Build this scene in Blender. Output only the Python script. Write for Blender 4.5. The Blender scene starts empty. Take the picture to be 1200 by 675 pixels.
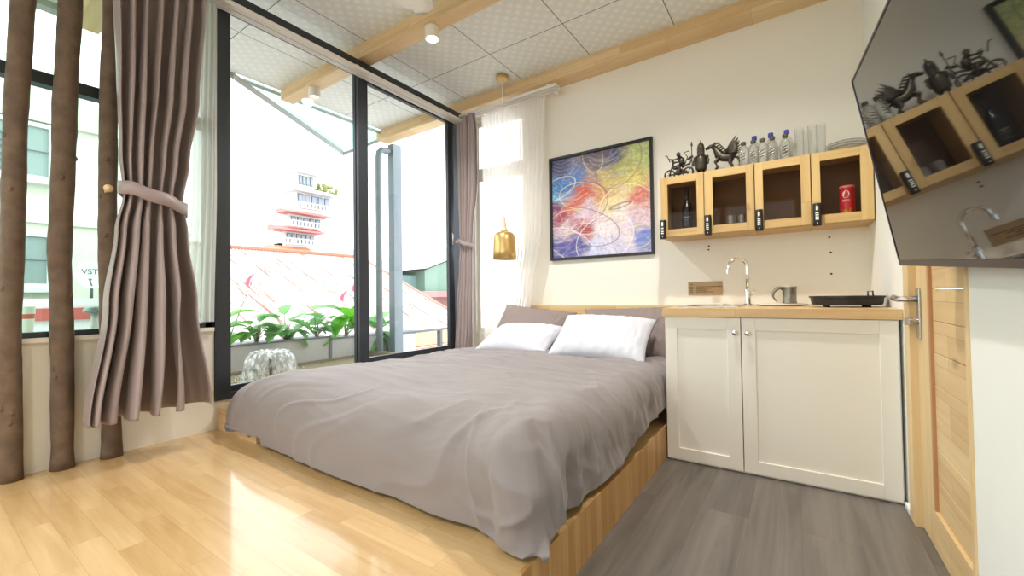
import bpy, bmesh, math, random
from mathutils import Vector, Matrix, Euler, noise
random.seed(7)
PI = math.pi
scn = bpy.context.scene
COL = scn.collection

# ------------------------------------------------------------------ helpers
def lin(r, g, b):
    f = lambda c: (c / 255 / 12.92) if c / 255 <= .04045 else ((c / 255 + .055) / 1.055) ** 2.4
    return (f(r), f(g), f(b), 1)

def tag(o, label=None, cat=None, group=None, kind=None):
    if label: o['label'] = label
    if cat: o['category'] = cat
    if group: o['group'] = group
    if kind: o['kind'] = kind
    return o

def thing(name, label, cat, loc=(0, 0, 0), group=None):
    o = bpy.data.objects.new(name, None)
    o.empty_display_size = .05
    o.location = loc
    COL.objects.link(o)
    return tag(o, label, cat, group)

def obj(name, bm, mat, parent=None, smooth=False, bevel=0, solid=0, subsurf=0, seg=2, label=None, auto=None):
    me = bpy.data.meshes.new(name)
    bm.normal_update()
    bm.to_mesh(me); bm.free()
    o = bpy.data.objects.new(name, me)
    COL.objects.link(o)
    for m in (mat if isinstance(mat, (list, tuple)) else [mat]):
        me.materials.append(m)
    if parent:
        o.parent = parent
        if parent.type == 'EMPTY': o.matrix_parent_inverse = Matrix.Translation(-parent.location)
    if smooth:
        for p in me.polygons: p.use_smooth = True
        if auto:
            me.set_sharp_from_angle(angle=auto)
    if solid:
        s = o.modifiers.new('s', 'SOLIDIFY'); s.thickness = solid; s.offset = 0
    if bevel:
        b = o.modifiers.new('b', 'BEVEL'); b.width = bevel; b.segments = seg; b.limit_method = 'ANGLE'; b.angle_limit = .6
        for p in me.polygons: p.use_smooth = True
        o.modifiers.new('w', 'WEIGHTED_NORMAL')
    if subsurf:
        s = o.modifiers.new('ss', 'SUBSURF'); s.levels = subsurf; s.render_levels = subsurf
    if label: o['label'] = label
    return o

def struct(name, bm, mat, label=None, **k):
    o = obj(name, bm, mat, **k)
    o['kind'] = 'structure'
    if label: o['label'] = label
    return o

def dup(o, loc, label=None, group=None, name=None):
    def cp(s, par):
        c = s.copy(); COL.objects.link(c)
        if par:
            c.parent = par; c.matrix_parent_inverse = s.matrix_parent_inverse.copy()
        for ch in [x for x in bpy.data.objects if x.parent == s and x.name not in made]:
            made.add(cp(ch, c).name)
        return c
    made = set()
    c = cp(o, None)
    c.location = loc
    if label: c['label'] = label
    if group: c['group'] = group
    return c

def box(bm, x0, x1, y0, y1, z0, z1, mi=0):
    v = [bm.verts.new(p) for p in ((x0,y0,z0),(x1,y0,z0),(x1,y1,z0),(x0,y1,z0),(x0,y0,z1),(x1,y0,z1),(x1,y1,z1),(x0,y1,z1))]
    for f in ((0,3,2,1),(4,5,6,7),(0,1,5,4),(1,2,6,5),(2,3,7,6),(3,0,4,7)):
        bm.faces.new([v[i] for i in f]).material_index = mi
def B(*a):
    bm = bmesh.new()
    if isinstance(a[0], (tuple, list)):
        for q in a: box(bm, *q)
    else: box(bm, *a)
    return bm

def tube(bm, pts, r, n=10, cap=True, closed=False, sx=1.0, mi=0):
    pts = [Vector(p) for p in pts]
    N = len(pts)
    R = list(r) if isinstance(r, (list, tuple)) else [r] * N
    rings = []; up = None
    for i, p in enumerate(pts):
        if closed: d = pts[(i + 1) % N] - pts[i - 1]
        else: d = pts[min(i + 1, N - 1)] - pts[max(i - 1, 0)]
        d.normalize()
        if up is None:
            up = Vector((0, 0, 1)) if abs(d.z) < .9 else Vector((1, 0, 0))
        a = d.cross(up)
        if a.length < 1e-5: a = d.orthogonal()
        a.normalize(); b = a.cross(d).normalized(); up = b
        rings.append([bm.verts.new(p + a * math.cos(2*PI*k/n) * R[i] * sx + b * math.sin(2*PI*k/n) * R[i]) for k in range(n)])
    for i in range(N if closed else N - 1):
        A, C = rings[i], rings[(i + 1) % N]
        for k in range(n):
            bm.faces.new((A[k], A[(k+1) % n], C[(k+1) % n], C[k])).material_index = mi
    if cap and not closed:
        bm.faces.new(rings[0][::-1]).material_index = mi; bm.faces.new(rings[-1]).material_index = mi
def T(*a, **k):
    bm = bmesh.new(); tube(bm, *a, **k); return bm

def lathe(bm, prof, c=(0, 0, 0), n=32, mi=0, sx=1, sy=1):
    rings = []
    for r, z in prof:
        if r < 1e-6: rings.append([bm.verts.new((c[0], c[1], c[2] + z))])
        else: rings.append([bm.verts.new((c[0] + sx*r*math.cos(2*PI*k/n), c[1] + sy*r*math.sin(2*PI*k/n), c[2] + z)) for k in range(n)])
    for A, C in zip(rings, rings[1:]):
        if len(A) == 1 and len(C) == 1: continue
        for k in range(n):
            k2 = (k + 1) % n
            if len(A) == 1: f = (A[0], C[k2], C[k])
            elif len(C) == 1: f = (A[k], A[k2], C[0])
            else: f = (A[k], A[k2], C[k2], C[k])
            bm.faces.new(f).material_index = mi
def L(prof, c=(0, 0, 0), n=32, **k):
    bm = bmesh.new(); lathe(bm, prof, c, n, **k); return bm

def ellipsoid(bm, c, rx, ry, rz, rot=None, n=14):
    M = Matrix.Translation(c) @ (Euler(rot).to_matrix().to_4x4() if rot else Matrix.Identity(4)) @ Matrix.Diagonal((rx, ry, rz, 1))
    bmesh.ops.create_uvsphere(bm, u_segments=n, v_segments=max(6, n*2//3), radius=1, matrix=M)

def prism(bm, poly, h0, h1, axis='x'):
    def P(a, b, h): return {'x': (h, a, b), 'y': (a, h, b), 'z': (a, b, h)}[axis]
    A = [bm.verts.new(P(a, b, h0)) for a, b in poly]; C = [bm.verts.new(P(a, b, h1)) for a, b in poly]
    n = len(poly)
    for i in range(n): bm.faces.new((A[i], A[(i+1) % n], C[(i+1) % n], C[i]))
    bm.faces.new(A[::-1]); bm.faces.new(C)
    bmesh.ops.recalc_face_normals(bm, faces=bm.faces[:])

# ------------------------------------------------------------------ materials
def newmat(name):
    m = bpy.data.materials.new(name); m.use_nodes = True
    nt = m.node_tree; return m, nt, nt.nodes['Principled BSDF']
def N(nt, t, **k):
    n = nt.nodes.new(t)
    for a, v in k.items():
        if hasattr(n, a): setattr(n, a, v)
    return n
def setin(n, **k):
    for a, v in k.items(): n.inputs[a.replace('_', ' ')].default_value = v

def plain(name, col, rough=.5, metal=0, var=.06, bump=0, scale=20, spec=.5, coat=0, sheen=0, trans=0, emis=0):
    m, nt, p = newmat(name)
    tc = N(nt, 'ShaderNodeTexCoord'); no = N(nt, 'ShaderNodeTexNoise'); setin(no, Scale=scale, Detail=4.0)
    nt.links.new(tc.outputs['Object'], no.inputs['Vector'])
    mx = N(nt, 'ShaderNodeMix', data_type='RGBA')
    nt.links.new(no.outputs['Fac'], mx.inputs[0])
    mx.inputs[6].default_value = tuple(max(0, c * (1 - var)) for c in col[:3]) + (1,)
    mx.inputs[7].default_value = tuple(min(1, c * (1 + var)) for c in col[:3]) + (1,)
    nt.links.new(mx.outputs[2], p.inputs['Base Color'])
    p.inputs['Roughness'].default_value = rough; p.inputs['Metallic'].default_value = metal
    p.inputs['Specular IOR Level'].default_value = spec
    p.inputs['Coat Weight'].default_value = coat; p.inputs['Sheen Weight'].default_value = sheen
    if bump:
        b = N(nt, 'ShaderNodeBump'); setin(b, Strength=bump, Distance=.005)
        nt.links.new(no.outputs['Fac'], b.inputs['Height']); nt.links.new(b.outputs[0], p.inputs['Normal'])
    if trans:
        t = N(nt, 'ShaderNodeBsdfTranslucent'); nt.links.new(mx.outputs[2], t.inputs['Color'])
        ms = N(nt, 'ShaderNodeMixShader'); ms.inputs[0].default_value = trans
        nt.links.new(p.outputs[0], ms.inputs[1]); nt.links.new(t.outputs[0], ms.inputs[2])
        nt.links.new(ms.outputs[0], nt.nodes['Material Output'].inputs[0])
    if emis:
        p.inputs['Emission Color'].default_value = col; p.inputs['Emission Strength'].default_value = emis
    return m

def wood(name, u, v, light, dark, bw=.5, rh=.05, rough=.35, coat=0, grain=1.0, contrast=.5, gs=1.0, knots=0, mortar=.0006, seam=.55, bump=.08):
    m, nt, p = newmat(name)
    tc = N(nt, 'ShaderNodeTexCoord'); sp = N(nt, 'ShaderNodeSeparateXYZ')
    nt.links.new(tc.outputs['Object'], sp.inputs[0])
    w = ({'X', 'Y', 'Z'} - {u, v}).pop()
    cb = N(nt, 'ShaderNodeCombineXYZ')
    nt.links.new(sp.outputs[u], cb.inputs[0]); nt.links.new(sp.outputs[v], cb.inputs[1])
    br = N(nt, 'ShaderNodeTexBrick'); br.offset = .37; br.offset_frequency = 2; br.squash = 1
    setin(br, Scale=1.0, Mortar_Size=mortar, Brick_Width=bw, Row_Height=rh, Bias=0.0, Mortar_Smooth=.1)
    br.inputs['Color1'].default_value = (0, 0, 0, 1); br.inputs['Color2'].default_value = (1, 1, 1, 1); br.inputs['Mortar'].default_value = (.5, .5, .5, 1)
    nt.links.new(cb.outputs[0], br.inputs['Vector'])
    cb2 = N(nt, 'ShaderNodeCombineXYZ')
    for k, s, a in ((0, 1.6*gs, u), (1, 22*gs, v), (2, 22*gs, w)):
        mm = N(nt, 'ShaderNodeMath', operation='MULTIPLY'); mm.inputs[1].default_value = s
        nt.links.new(sp.outputs[a], mm.inputs[0]); nt.links.new(mm.outputs[0], cb2.inputs[k])
    add = N(nt, 'ShaderNodeVectorMath', operation='MULTIPLY_ADD')
    nt.links.new(br.outputs['Color'], add.inputs[0]); add.inputs[1].default_value = (7, 7, 7); nt.links.new(cb2.outputs[0], add.inputs[2])
    no = N(nt, 'ShaderNodeTexNoise'); setin(no, Scale=1.0, Detail=5.0, Roughness=.6, Distortion=.6)
    nt.links.new(add.outputs[0], no.inputs['Vector'])
    r = N(nt, 'ShaderNodeValToRGB'); r.color_ramp.elements[0].position = .3; r.color_ramp.elements[1].position = .72
    nt.links.new(no.outputs['Fac'], r.inputs[0])
    ma = N(nt, 'ShaderNodeMath', operation='MULTIPLY'); ma.inputs[1].default_value = grain * .5
    nt.links.new(r.outputs['Color'], ma.inputs[0])
    mb = N(nt, 'ShaderNodeMath', operation='MULTIPLY_ADD'); mb.inputs[1].default_value = contrast
    nt.links.new(br.outputs['Color'], mb.inputs[0]); nt.links.new(ma.outputs[0], mb.inputs[2])
    mx = N(nt, 'ShaderNodeMix', data_type='RGBA'); mx.inputs[6].default_value = light; mx.inputs[7].default_value = dark
    nt.links.new(mb.outputs[0], mx.inputs[0])
    out = mx.outputs[2]
    if knots:
        vo = N(nt, 'ShaderNodeTexVoronoi'); setin(vo, Scale=knots, Randomness=1.0)
        cb3 = N(nt, 'ShaderNodeCombineXYZ')
        for k, s, a in ((0, 1, u), (1, 1.8, v)):
            mm = N(nt, 'ShaderNodeMath', operation='MULTIPLY'); mm.inputs[1].default_value = s
            nt.links.new(sp.outputs[a], mm.inputs[0]); nt.links.new(mm.outputs[0], cb3.inputs[k])
        nt.links.new(cb3.outputs[0], vo.inputs['Vector'])
        rr = N(nt, 'ShaderNodeValToRGB'); rr.color_ramp.elements[0].position = .05; rr.color_ramp.elements[1].position = .12
        rr.color_ramp.elements[0].color = (.75, .75, .75, 1); rr.color_ramp.elements[1].color = (0, 0, 0, 1)
        nt.links.new(vo.outputs['Distance'], rr.inputs[0])
        m2 = N(nt, 'ShaderNodeMix', data_type='RGBA'); m2.inputs[7].default_value = tuple(c*.35 for c in dark[:3]) + (1,)
        nt.links.new(rr.outputs[0], m2.inputs[0]); nt.links.new(out, m2.inputs[6]); out = m2.outputs[2]
    m3 = N(nt, 'ShaderNodeMix', data_type='RGBA'); m3.inputs[7].default_value = tuple(c*seam for c in dark[:3]) + (1,)
    nt.links.new(br.outputs['Fac'], m3.inputs[0]); nt.links.new(out, m3.inputs[6])
    nt.links.new(m3.outputs[2], p.inputs['Base Color'])
    p.inputs['Roughness'].default_value = rough; p.inputs['Coat Weight'].default_value = coat; p.inputs['Coat Roughness'].default_value = .08
    b = N(nt, 'ShaderNodeBump'); setin(b, Strength=bump, Distance=.002)
    nt.links.new(no.outputs['Fac'], b.inputs['Height']); nt.links.new(b.outputs[0], p.inputs['Normal'])
    return m

def glass(name, tint=(1, 1, 1, 1), refl=1.0, rough=0.0):
    m, nt, p = newmat(name); nt.nodes.remove(p)
    t = N(nt, 'ShaderNodeBsdfTransparent'); t.inputs[0].default_value = tint
    g = N(nt, 'ShaderNodeBsdfGlossy'); g.inputs['Roughness'].default_value = rough
    f = N(nt, 'ShaderNodeLayerWeight'); f.inputs[0].default_value = .5
    pw = N(nt, 'ShaderNodeMath', operation='POWER'); pw.inputs[1].default_value = 4.0; nt.links.new(f.outputs['Facing'], pw.inputs[0])
    ad = N(nt, 'ShaderNodeMath', operation='MULTIPLY_ADD'); ad.inputs[1].default_value = .8; ad.inputs[2].default_value = .045; nt.links.new(pw.outputs[0], ad.inputs[0])
    mu = N(nt, 'ShaderNodeMath', operation='MULTIPLY'); mu.inputs[1].default_value = refl
    nt.links.new(ad.outputs[0], mu.inputs[0])
    ms = N(nt, 'ShaderNodeMixShader')
    nt.links.new(mu.outputs[0], ms.inputs[0]); nt.links.new(t.outputs[0], ms.inputs[1]); nt.links.new(g.outputs[0], ms.inputs[2])
    nt.links.new(ms.outputs[0], nt.nodes['Material Output'].inputs[0])
    return m

M_wall = plain('wall_paint', lin(236, 232, 222), .75, var=.015, bump=.03, scale=60)
M_wall_r = plain('wall_paint_cool', lin(240, 241, 236), .7, var=.015, bump=.04, scale=12)
M_white = plain('white_lacquer', lin(236, 231, 220), .4, var=.01)
M_alu_dark = plain('navy_aluminium', lin(58, 62, 68), .32, .35, var=.03)
M_track = plain('white_track', lin(235, 230, 225), .35, .2, var=.02)
M_ply = wood('pine_beam', 'X', 'Z', lin(232, 206, 164), lin(202, 164, 112), bw=.55, rh=.055, rough=.45, contrast=.45)
M_fl = wood('parquet', 'X', 'Y', lin(221, 189, 140), lin(184, 144, 92), bw=.42, rh=.075, rough=.3, coat=.6, grain=1.2, contrast=.38, bump=.03, mortar=.0004, seam=.75)
M_side = wood('platform_side', 'Z', 'Y', lin(218, 178, 120), lin(172, 124, 70), bw=.6, rh=.045, rough=.4, contrast=.6)
M_top = wood('worktop_wood', 'X', 'Z', lin(226, 194, 144), lin(192, 150, 98), bw=.7, rh=.2, rough=.35, contrast=.25)
M_head = wood('headboard_wood', 'X', 'Z', lin(228, 200, 150), lin(194, 154, 102), bw=.6, rh=.06, rough=.4, contrast=.4)
M_cabw = wood('cupboard_pine', 'X', 'Z', lin(217, 186, 126), lin(172, 134, 80), bw=2.3, rh=.21, rough=.42, contrast=.3, knots=2.2)
M_cabv = wood('cupboard_pine_upright', 'Z', 'X', lin(217, 186, 126), lin(172, 134, 80), bw=2.3, rh=.21, rough=.42, contrast=.3, knots=2.2)
M_door = wood('door_pine', 'Y', 'Z', lin(232, 204, 154), lin(200, 162, 110), bw=3, rh=.11, rough=.45, contrast=.55, gs=.8, knots=2.4)
M_doorv = wood('door_pine_upright', 'Z', 'Y', lin(232, 206, 158), lin(206, 168, 116), bw=3, rh=.3, rough=.45, contrast=.2)
M_grey = wood('grey_vinyl', 'Y', 'X', lin(128, 121, 114), lin(78, 73, 68), bw=1.2, rh=.18, rough=.42, contrast=.25, gs=.7, grain=1.4, mortar=.0004, seam=.8, bump=.05)
M_steel = plain('brushed_steel', lin(190, 188, 184), .25, 1, var=.05, scale=60)
M_chrome = plain('chrome', lin(225, 225, 225), .08, 1, var=.02)
M_pewter = plain('pewter', lin(140, 134, 120), .35, 1, var=.3, bump=.5, scale=60)
M_iron = plain('dark_scrap_metal', lin(84, 78, 70), .35, .9, var=.5, bump=.5, scale=90)
M_brass = plain('brushed_brass', lin(214, 182, 118), .34, .85, var=.08, scale=8)
M_brass_in = plain('brass_inner', lin(226, 196, 150), .5, .2, var=.04)
M_black = plain('black_plastic', lin(22, 21, 22), .35, var=.1)
M_frame = plain('black_picture_frame', lin(26, 22, 24), .4, var=.1)
M_bezel = plain('tv_bezel', lin(34, 28, 40), .3, .3, var=.05)
M_bark = plain('bark', lin(104, 86, 70), .9, var=.6, bump=1.6, scale=17)
M_ceilspot = plain('white_fitting', lin(235, 230, 222), .4, var=.02)
M_curt = plain('mauve_satin', lin(160, 144, 142), .32, var=.04, scale=300, sheen=.2, trans=.08)
M_tie = plain('tie_satin', lin(158, 142, 142), .42, var=.04, scale=200)
M_duvet = plain('taupe_cotton', lin(136, 128, 129), .8, var=.03, scale=400, bump=.02, sheen=.2)
M_sheet = plain('taupe_sheet', lin(136, 123, 120), .85, var=.03, scale=300)
M_pillow = plain('white_cotton', lin(208, 209, 219), .8, var=.015, scale=200, sheen=.2)
M_pipe = plain('navy_piping', lin(60, 58, 90), .7)
M_paper = plain('paper_white', lin(236, 234, 228), .6)
M_card = plain('brown_card', lin(178, 148, 110), .7, var=.05)
M_ink = plain('dark_ink', lin(60, 46, 34), .8)
M_redcan = plain('red_tube', lin(196, 26, 40), .35)
M_gold = plain('gold_tin', lin(200, 150, 40), .3, .6)
M_plantergrey = plain('planter_zinc', lin(170, 172, 168), .6, .1, var=.08)
M_leaf = plain('bright_leaf', lin(110, 190, 50), .4, var=.15, trans=.45, scale=12)
M_leafd = plain('deep_leaf', lin(128, 190, 116), .45, var=.4, trans=.42, scale=18)
M_pink = plain('pink_spathe', lin(228, 110, 140), .5, var=.15, trans=.35)
M_stem = plain('stem', lin(130, 150, 90), .6)
M_post = plain('blue_grey_paint', lin(122, 136, 144), .5, var=.08)
M_pal = plain('pale_render', lin(206, 207, 206), .85, var=.04)
M_redroof = plain('red_tiles', lin(208, 130, 124), .8, var=.12, scale=.4)
M_teal = plain('teal_sheet', lin(120, 158, 156), .6, var=.1, scale=3)
M_greensheet = plain('green_sheet', lin(116, 148, 130), .6, var=.1, scale=3)
M_winblue = plain('pale_blue_glass', lin(140, 152, 170), .3, var=.1, scale=2)
M_concrete = plain('concrete_wall', lin(196, 196, 182), .9, var=.2, scale=1.2, bump=.1)
M_yellow = plain('yellow_render', lin(190, 176, 130), .9, var=.1, scale=3)
M_graydk = plain('dark_railing', lin(100, 106, 112), .5)
M_pond = plain('pond_stone', lin(120, 112, 90), .8, var=.35, scale=30)
M_deck = plain('terrace_tile', lin(160, 156, 148), .8, var=.08, scale=6)
M_glass = glass('window_glass', (1, 1, 1, 1), .7)
M_glassg = glass('green_tinted_glass', (.86, .95, .90, 1), .7)
M_glassc = glass('cupboard_glass', (.93, .92, .90, 1), .12)
M_glassw = glass('table_glass', (.975, .98, .975, 1), 1.6, .08)
M_glassp = glass('patterned_glass', (.55, .78, .74, 1), 1.0, .2)

def mat_ceiling():
    m, nt, p = newmat('ceiling_tile')
    tc = N(nt, 'ShaderNodeTexCoord'); sp = N(nt, 'ShaderNodeSeparateXYZ'); nt.links.new(tc.outputs['Object'], sp.inputs[0])
    def seam(ax, off, per, w):
        a = N(nt, 'ShaderNodeMath', operation='SUBTRACT'); a.inputs[1].default_value = off - per / 2; nt.links.new(sp.outputs[ax], a.inputs[0])
        b = N(nt, 'ShaderNodeMath', operation='FLOORED_MODULO'); b.inputs[1].default_value = per; nt.links.new(a.outputs[0], b.inputs[0])
        c = N(nt, 'ShaderNodeMath', operation='SUBTRACT'); c.inputs[1].default_value = per / 2; nt.links.new(b.outputs[0], c.inputs[0])
        d = N(nt, 'ShaderNodeMath', operation='ABSOLUTE'); nt.links.new(c.outputs[0], d.inputs[0])
        e = N(nt, 'ShaderNodeMath', operation='LESS_THAN'); e.inputs[1].default_value = w; nt.links.new(d.outputs[0], e.inputs[0])
        return e.outputs[0]
    sx = seam('X', -2.01, .66, .0035); sy = seam('Y', 2.69, .645, .0035)
    mxs = N(nt, 'ShaderNodeMath', operation='MAXIMUM'); nt.links.new(sx, mxs.inputs[0]); nt.links.new(sy, mxs.inputs[1])
    # pressed dimples in a staggered grid
    mp = N(nt, 'ShaderNodeMapping'); mp.inputs['Rotation'].default_value = (0, 0, PI/4); mp.inputs['Scale'].default_value = (15, 15, 15)
    nt.links.new(tc.outputs['Object'], mp.inputs[0])
    vo = N(nt, 'ShaderNodeTexVoronoi'); vo.voronoi_dimensions = '2D'; setin(vo, Scale=1.0, Randomness=.12); nt.links.new(mp.outputs[0], vo.inputs['Vector'])
    r = N(nt, 'ShaderNodeValToRGB'); r.color_ramp.elements[0].position = .12; r.color_ramp.elements[1].position = .42
    r.color_ramp.elements[0].color = (1, 1, 1, 1); r.color_ramp.elements[1].color = (0, 0, 0, 1)
    nt.links.new(vo.outputs['Distance'], r.inputs[0])
    c1 = N(nt, 'ShaderNodeMix', data_type='RGBA'); c1.inputs[6].default_value = lin(224, 226, 222); c1.inputs[7].default_value = lin(236, 238, 234)
    nt.links.new(r.outputs[0], c1.inputs[0])
    c2 = N(nt, 'ShaderNodeMix', data_type='RGBA'); c2.inputs[7].default_value = lin(110, 112, 108)
    nt.links.new(mxs.outputs[0], c2.inputs[0]); nt.links.new(c1.outputs[2], c2.inputs[6])
    nt.links.new(c2.outputs[2], p.inputs['Base Color'])
    b = N(nt, 'ShaderNodeBump'); setin(b, Strength=.2, Distance=.003); nt.links.new(r.outputs[0], b.inputs['Height']); nt.links.new(b.outputs[0], p.inputs['Normal'])
    p.inputs['Roughness'].default_value = .42
    return m
M_ceil = mat_ceiling()

def mat_sheer():
    m, nt, p = newmat('sheer_voile'); nt.nodes.remove(p)
    t = N(nt, 'ShaderNodeBsdfTransparent'); d = N(nt, 'ShaderNodeBsdfDiffuse'); d.inputs[0].default_value = lin(245, 243, 240)
    tl = N(nt, 'ShaderNodeBsdfTranslucent'); tl.inputs[0].default_value = lin(245, 243, 240)
    a = N(nt, 'ShaderNodeMixShader'); a.inputs[0].default_value = .5
    nt.links.new(d.outputs[0], a.inputs[1]); nt.links.new(tl.outputs[0], a.inputs[2])
    lw = N(nt, 'ShaderNodeLayerWeight'); lw.inputs[0].default_value = .35
    mr = N(nt, 'ShaderNodeMapRange'); mr.inputs[3].default_value = .84; mr.inputs[4].default_value = 1.0
    nt.links.new(lw.outputs['Facing'], mr.inputs[0])
    b = N(nt, 'ShaderNodeMixShader'); nt.links.new(mr.outputs[0], b.inputs[0])
    nt.links.new(t.outputs[0], b.inputs[1]); nt.links.new(a.outputs[0], b.inputs[2])
    nt.links.new(b.outputs[0], nt.nodes['Material Output'].inputs[0])
    return m
M_sheer = mat_sheer()

def mat_roof():
    m, nt, p = newmat('pale_corrugated_roof')
    tc = N(nt, 'ShaderNodeTexCoord'); mp = N(nt, 'ShaderNodeMapping'); mp.inputs['Scale'].default_value = (.55, 21, .35)
    nt.links.new(tc.outputs['Object'], mp.inputs[0])
    no = N(nt, 'ShaderNodeTexNoise'); setin(no, Scale=1.0, Detail=3.0, Roughness=.7); nt.links.new(mp.outputs[0], no.inputs['Vector'])
    r = N(nt, 'ShaderNodeValToRGB'); r.color_ramp.elements[0].position = .54; r.color_ramp.elements[1].position = .62
    r.color_ramp.elements[0].color = lin(204, 202, 200); r.color_ramp.elements[1].color = lin(150, 108, 90)
    nt.links.new(no.outputs['Fac'], r.inputs[0]); nt.links.new(r.outputs[0], p.inputs['Base Color']); p.inputs['Roughness'].default_value = .8
    return m
M_roof = mat_roof()

def mat_emit(name, col, s):
    m, nt, p = newmat(name); p.inputs['Emission Color'].default_value = col; p.inputs['Emission Strength'].default_value = s
    p.inputs['Base Color'].default_value = col
    return m
M_lamp = mat_emit('warm_lamp', (1, .78, .5, 1), 9)
M_lamp2 = mat_emit('warm_lamp_dim', (1, .86, .68, 1), 1.2)

def mat_tv():
    m, nt, p = newmat('tv_screen')
    p.inputs['Base Color'].default_value = (.006, .006, .007, 1); p.inputs['Roughness'].default_value = .03
    p.inputs['IOR'].default_value = 1.62; p.inputs['Specular IOR Level'].default_value = .6
    return m
M_tv = mat_tv()

def mat_water():
    m, nt, p = newmat('pond_water')
    p.inputs['Base Color'].default_value = lin(150, 140, 110); p.inputs['Roughness'].default_value = .12
    tc = N(nt, 'ShaderNodeTexCoord'); no = N(nt, 'ShaderNodeTexNoise'); setin(no, Scale=22.0, Detail=4.0)
    nt.links.new(tc.outputs['Object'], no.inputs['Vector'])
    b = N(nt, 'ShaderNodeBump'); setin(b, Strength=.6, Distance=.02); nt.links.new(no.outputs['Fac'], b.inputs['Height']); nt.links.new(b.outputs[0], p.inputs['Normal'])
    return m
M_water = mat_water()
def mat_spray():
    m, nt, p = newmat('fountain_water'); p.inputs['Base Color'].default_value = lin(235, 240, 242); p.inputs['Roughness'].default_value = .1
    tc = N(nt, 'ShaderNodeTexCoord'); no = N(nt, 'ShaderNodeTexNoise'); setin(no, Scale=34.0, Detail=5.0, Roughness=.65)
    mp = N(nt, 'ShaderNodeMapping'); mp.inputs['Scale'].default_value = (1, 1, .45); nt.links.new(tc.outputs['Object'], mp.inputs[0])
    nt.links.new(mp.outputs[0], no.inputs['Vector'])
    r = N(nt, 'ShaderNodeValToRGB'); r.color_ramp.elements[0].position = .46; r.color_ramp.elements[1].position = .62
    r.color_ramp.elements[0].color = (.12, .12, .12, 1); r.color_ramp.elements[1].color = (.8, .8, .8, 1)
    nt.links.new(no.outputs['Fac'], r.inputs[0]); t = N(nt, 'ShaderNodeBsdfTransparent'); t.inputs[0].default_value = (.93, .95, .95, 1)
    ms = N(nt, 'ShaderNodeMixShader'); nt.links.new(r.outputs[0], ms.inputs[0]); nt.links.new(t.outputs[0], ms.inputs[1]); nt.links.new(p.outputs[0], ms.inputs[2])
    nt.links.new(ms.outputs[0], nt.nodes['Material Output'].inputs[0])
    return m
M_spray = mat_spray()

# ------------------------------------------------------------------ camera
EYE = .92
F_PX, YAW, PITCH, ROLL = 489.93, math.radians(34.134), math.radians(1.0709), math.radians(-.8320)
Fv = Vector((-math.sin(YAW)*math.cos(PITCH), math.cos(YAW)*math.cos(PITCH), math.sin(PITCH)))
Rv = Vector((math.cos(YAW), math.sin(YAW), 0)); Uv = Rv.cross(Fv)
R2 = Rv*math.cos(ROLL) + Uv*math.sin(ROLL); U2 = -Rv*math.sin(ROLL) + Uv*math.cos(ROLL)
cam = bpy.data.cameras.new('camera'); co = bpy.data.objects.new('camera', cam); COL.objects.link(co)
cam.sensor_width = 36; cam.sensor_fit = 'HORIZONTAL'; cam.lens = F_PX / 1200 * 36; cam.clip_start = .02; cam.clip_end = 400
Mx = Matrix((R2, U2, -Fv)).transposed().to_4x4(); Mx.translation = (0, 0, EYE)
co.matrix_world = Mx
scn.camera = co

# ------------------------------------------------------------------ room dimensions
XW, XR, YB, YF, H = -2.77, .377, 3.325, -2.6, 2.88
ZP, XP = .18, -.618           # raised wooden floor
# floors
struct('floor', B(XP, XR + .1, YF, YB, -.12, 0), M_grey, 'grey wood-look vinyl floor')
struct('floor_raised', B(XW, XP - .012, YF, YB, 0, ZP), M_fl, 'raised glossy light wooden floor under the bed')
struct('trim_1', B(XP - .012, XP, YF, YB, 0, ZP + .001), M_side, 'wooden riser along the edge of the raised floor')
struct('ceiling', B(-3.97, XR + .1, YF, YB, H, H + .08), M_ceil, 'pale dimpled metal ceiling tiles carried on outside as a soffit')
# back wall with a window opening
WX0, WX1, WZ0, WZ1 = -2.70, -2.09, .55, 2.70
struct('wall_back', B((XW - .1, WX0, YB, YB + .14, 0, H), (WX1, XR + .12, YB, YB + .14, 0, H), (WX0, WX1, YB, YB + .14, 0, WZ0), (WX0, WX1, YB, YB + .14, WZ1, H)), M_wall)
struct('wall_right', B((XR, XR + .12, YF, 1.585, 0, H), (XR, XR + .12, 2.324, YB, 0, H), (XR, XR + .12, 1.585, 2.324, 2.08, H)), M_wall_r)
struct('wall_left', B((XW - .12, XW + .01, YF, 1.025, 0, .745), (XW - .1, XW, 1.025, 3.325, 0, .338), (XW - .12, XW, YF, 1.02, 2.76, H)), M_wall)
struct('wall_front', B((XW - .1, -2.3, YF - .1, YF, 0, H), (.1, XR + .12, YF - .1, YF, 0, H), (-2.3, .1, YF - .1, YF, 0, .5), (-2.3, .1, YF - .1, YF, 2.6, H)), M_wall)
wf = struct('window_added_fill', B((-2.3, -2.22, YF - .08, YF - .02, .5, 2.6), (.02, .1, YF - .08, YF - .02, .5, 2.6), (-1.14, -1.06, YF - .08, YF - .02, .58, 2.52), (-2.22, .02, YF - .08, YF - .02, .5, .58), (-2.22, .02, YF - .08, YF - .02, 2.52, 2.6)), M_alu_dark)  # unseen window, added behind the camera to let in fill daylight
obj('pane', B(-2.22, .02, YF - .052, YF - .048, .58, 2.52), M_glass, wf)
# low sill ledge on the half wall
struct('trim_2', B(XW - .13, XW + .03, YF, 1.02, .745, .765), M_wall, 'white sill on top of the half wall')

# plinth bench below the sliding window
pl = thing('window_bench', 'low boxed wooden step beneath the sliding glass window, beside the bed', 'bench', (-2.54, 2.15, ZP))
obj('top_board', B(XW + .002, -2.305, 1.04, 3.32, .293, .309), M_fl, pl, bevel=.002)
obj('front_panel', B(XW + .002, -2.31, 1.045, 3.318, ZP, .293), M_ply, pl)

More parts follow.
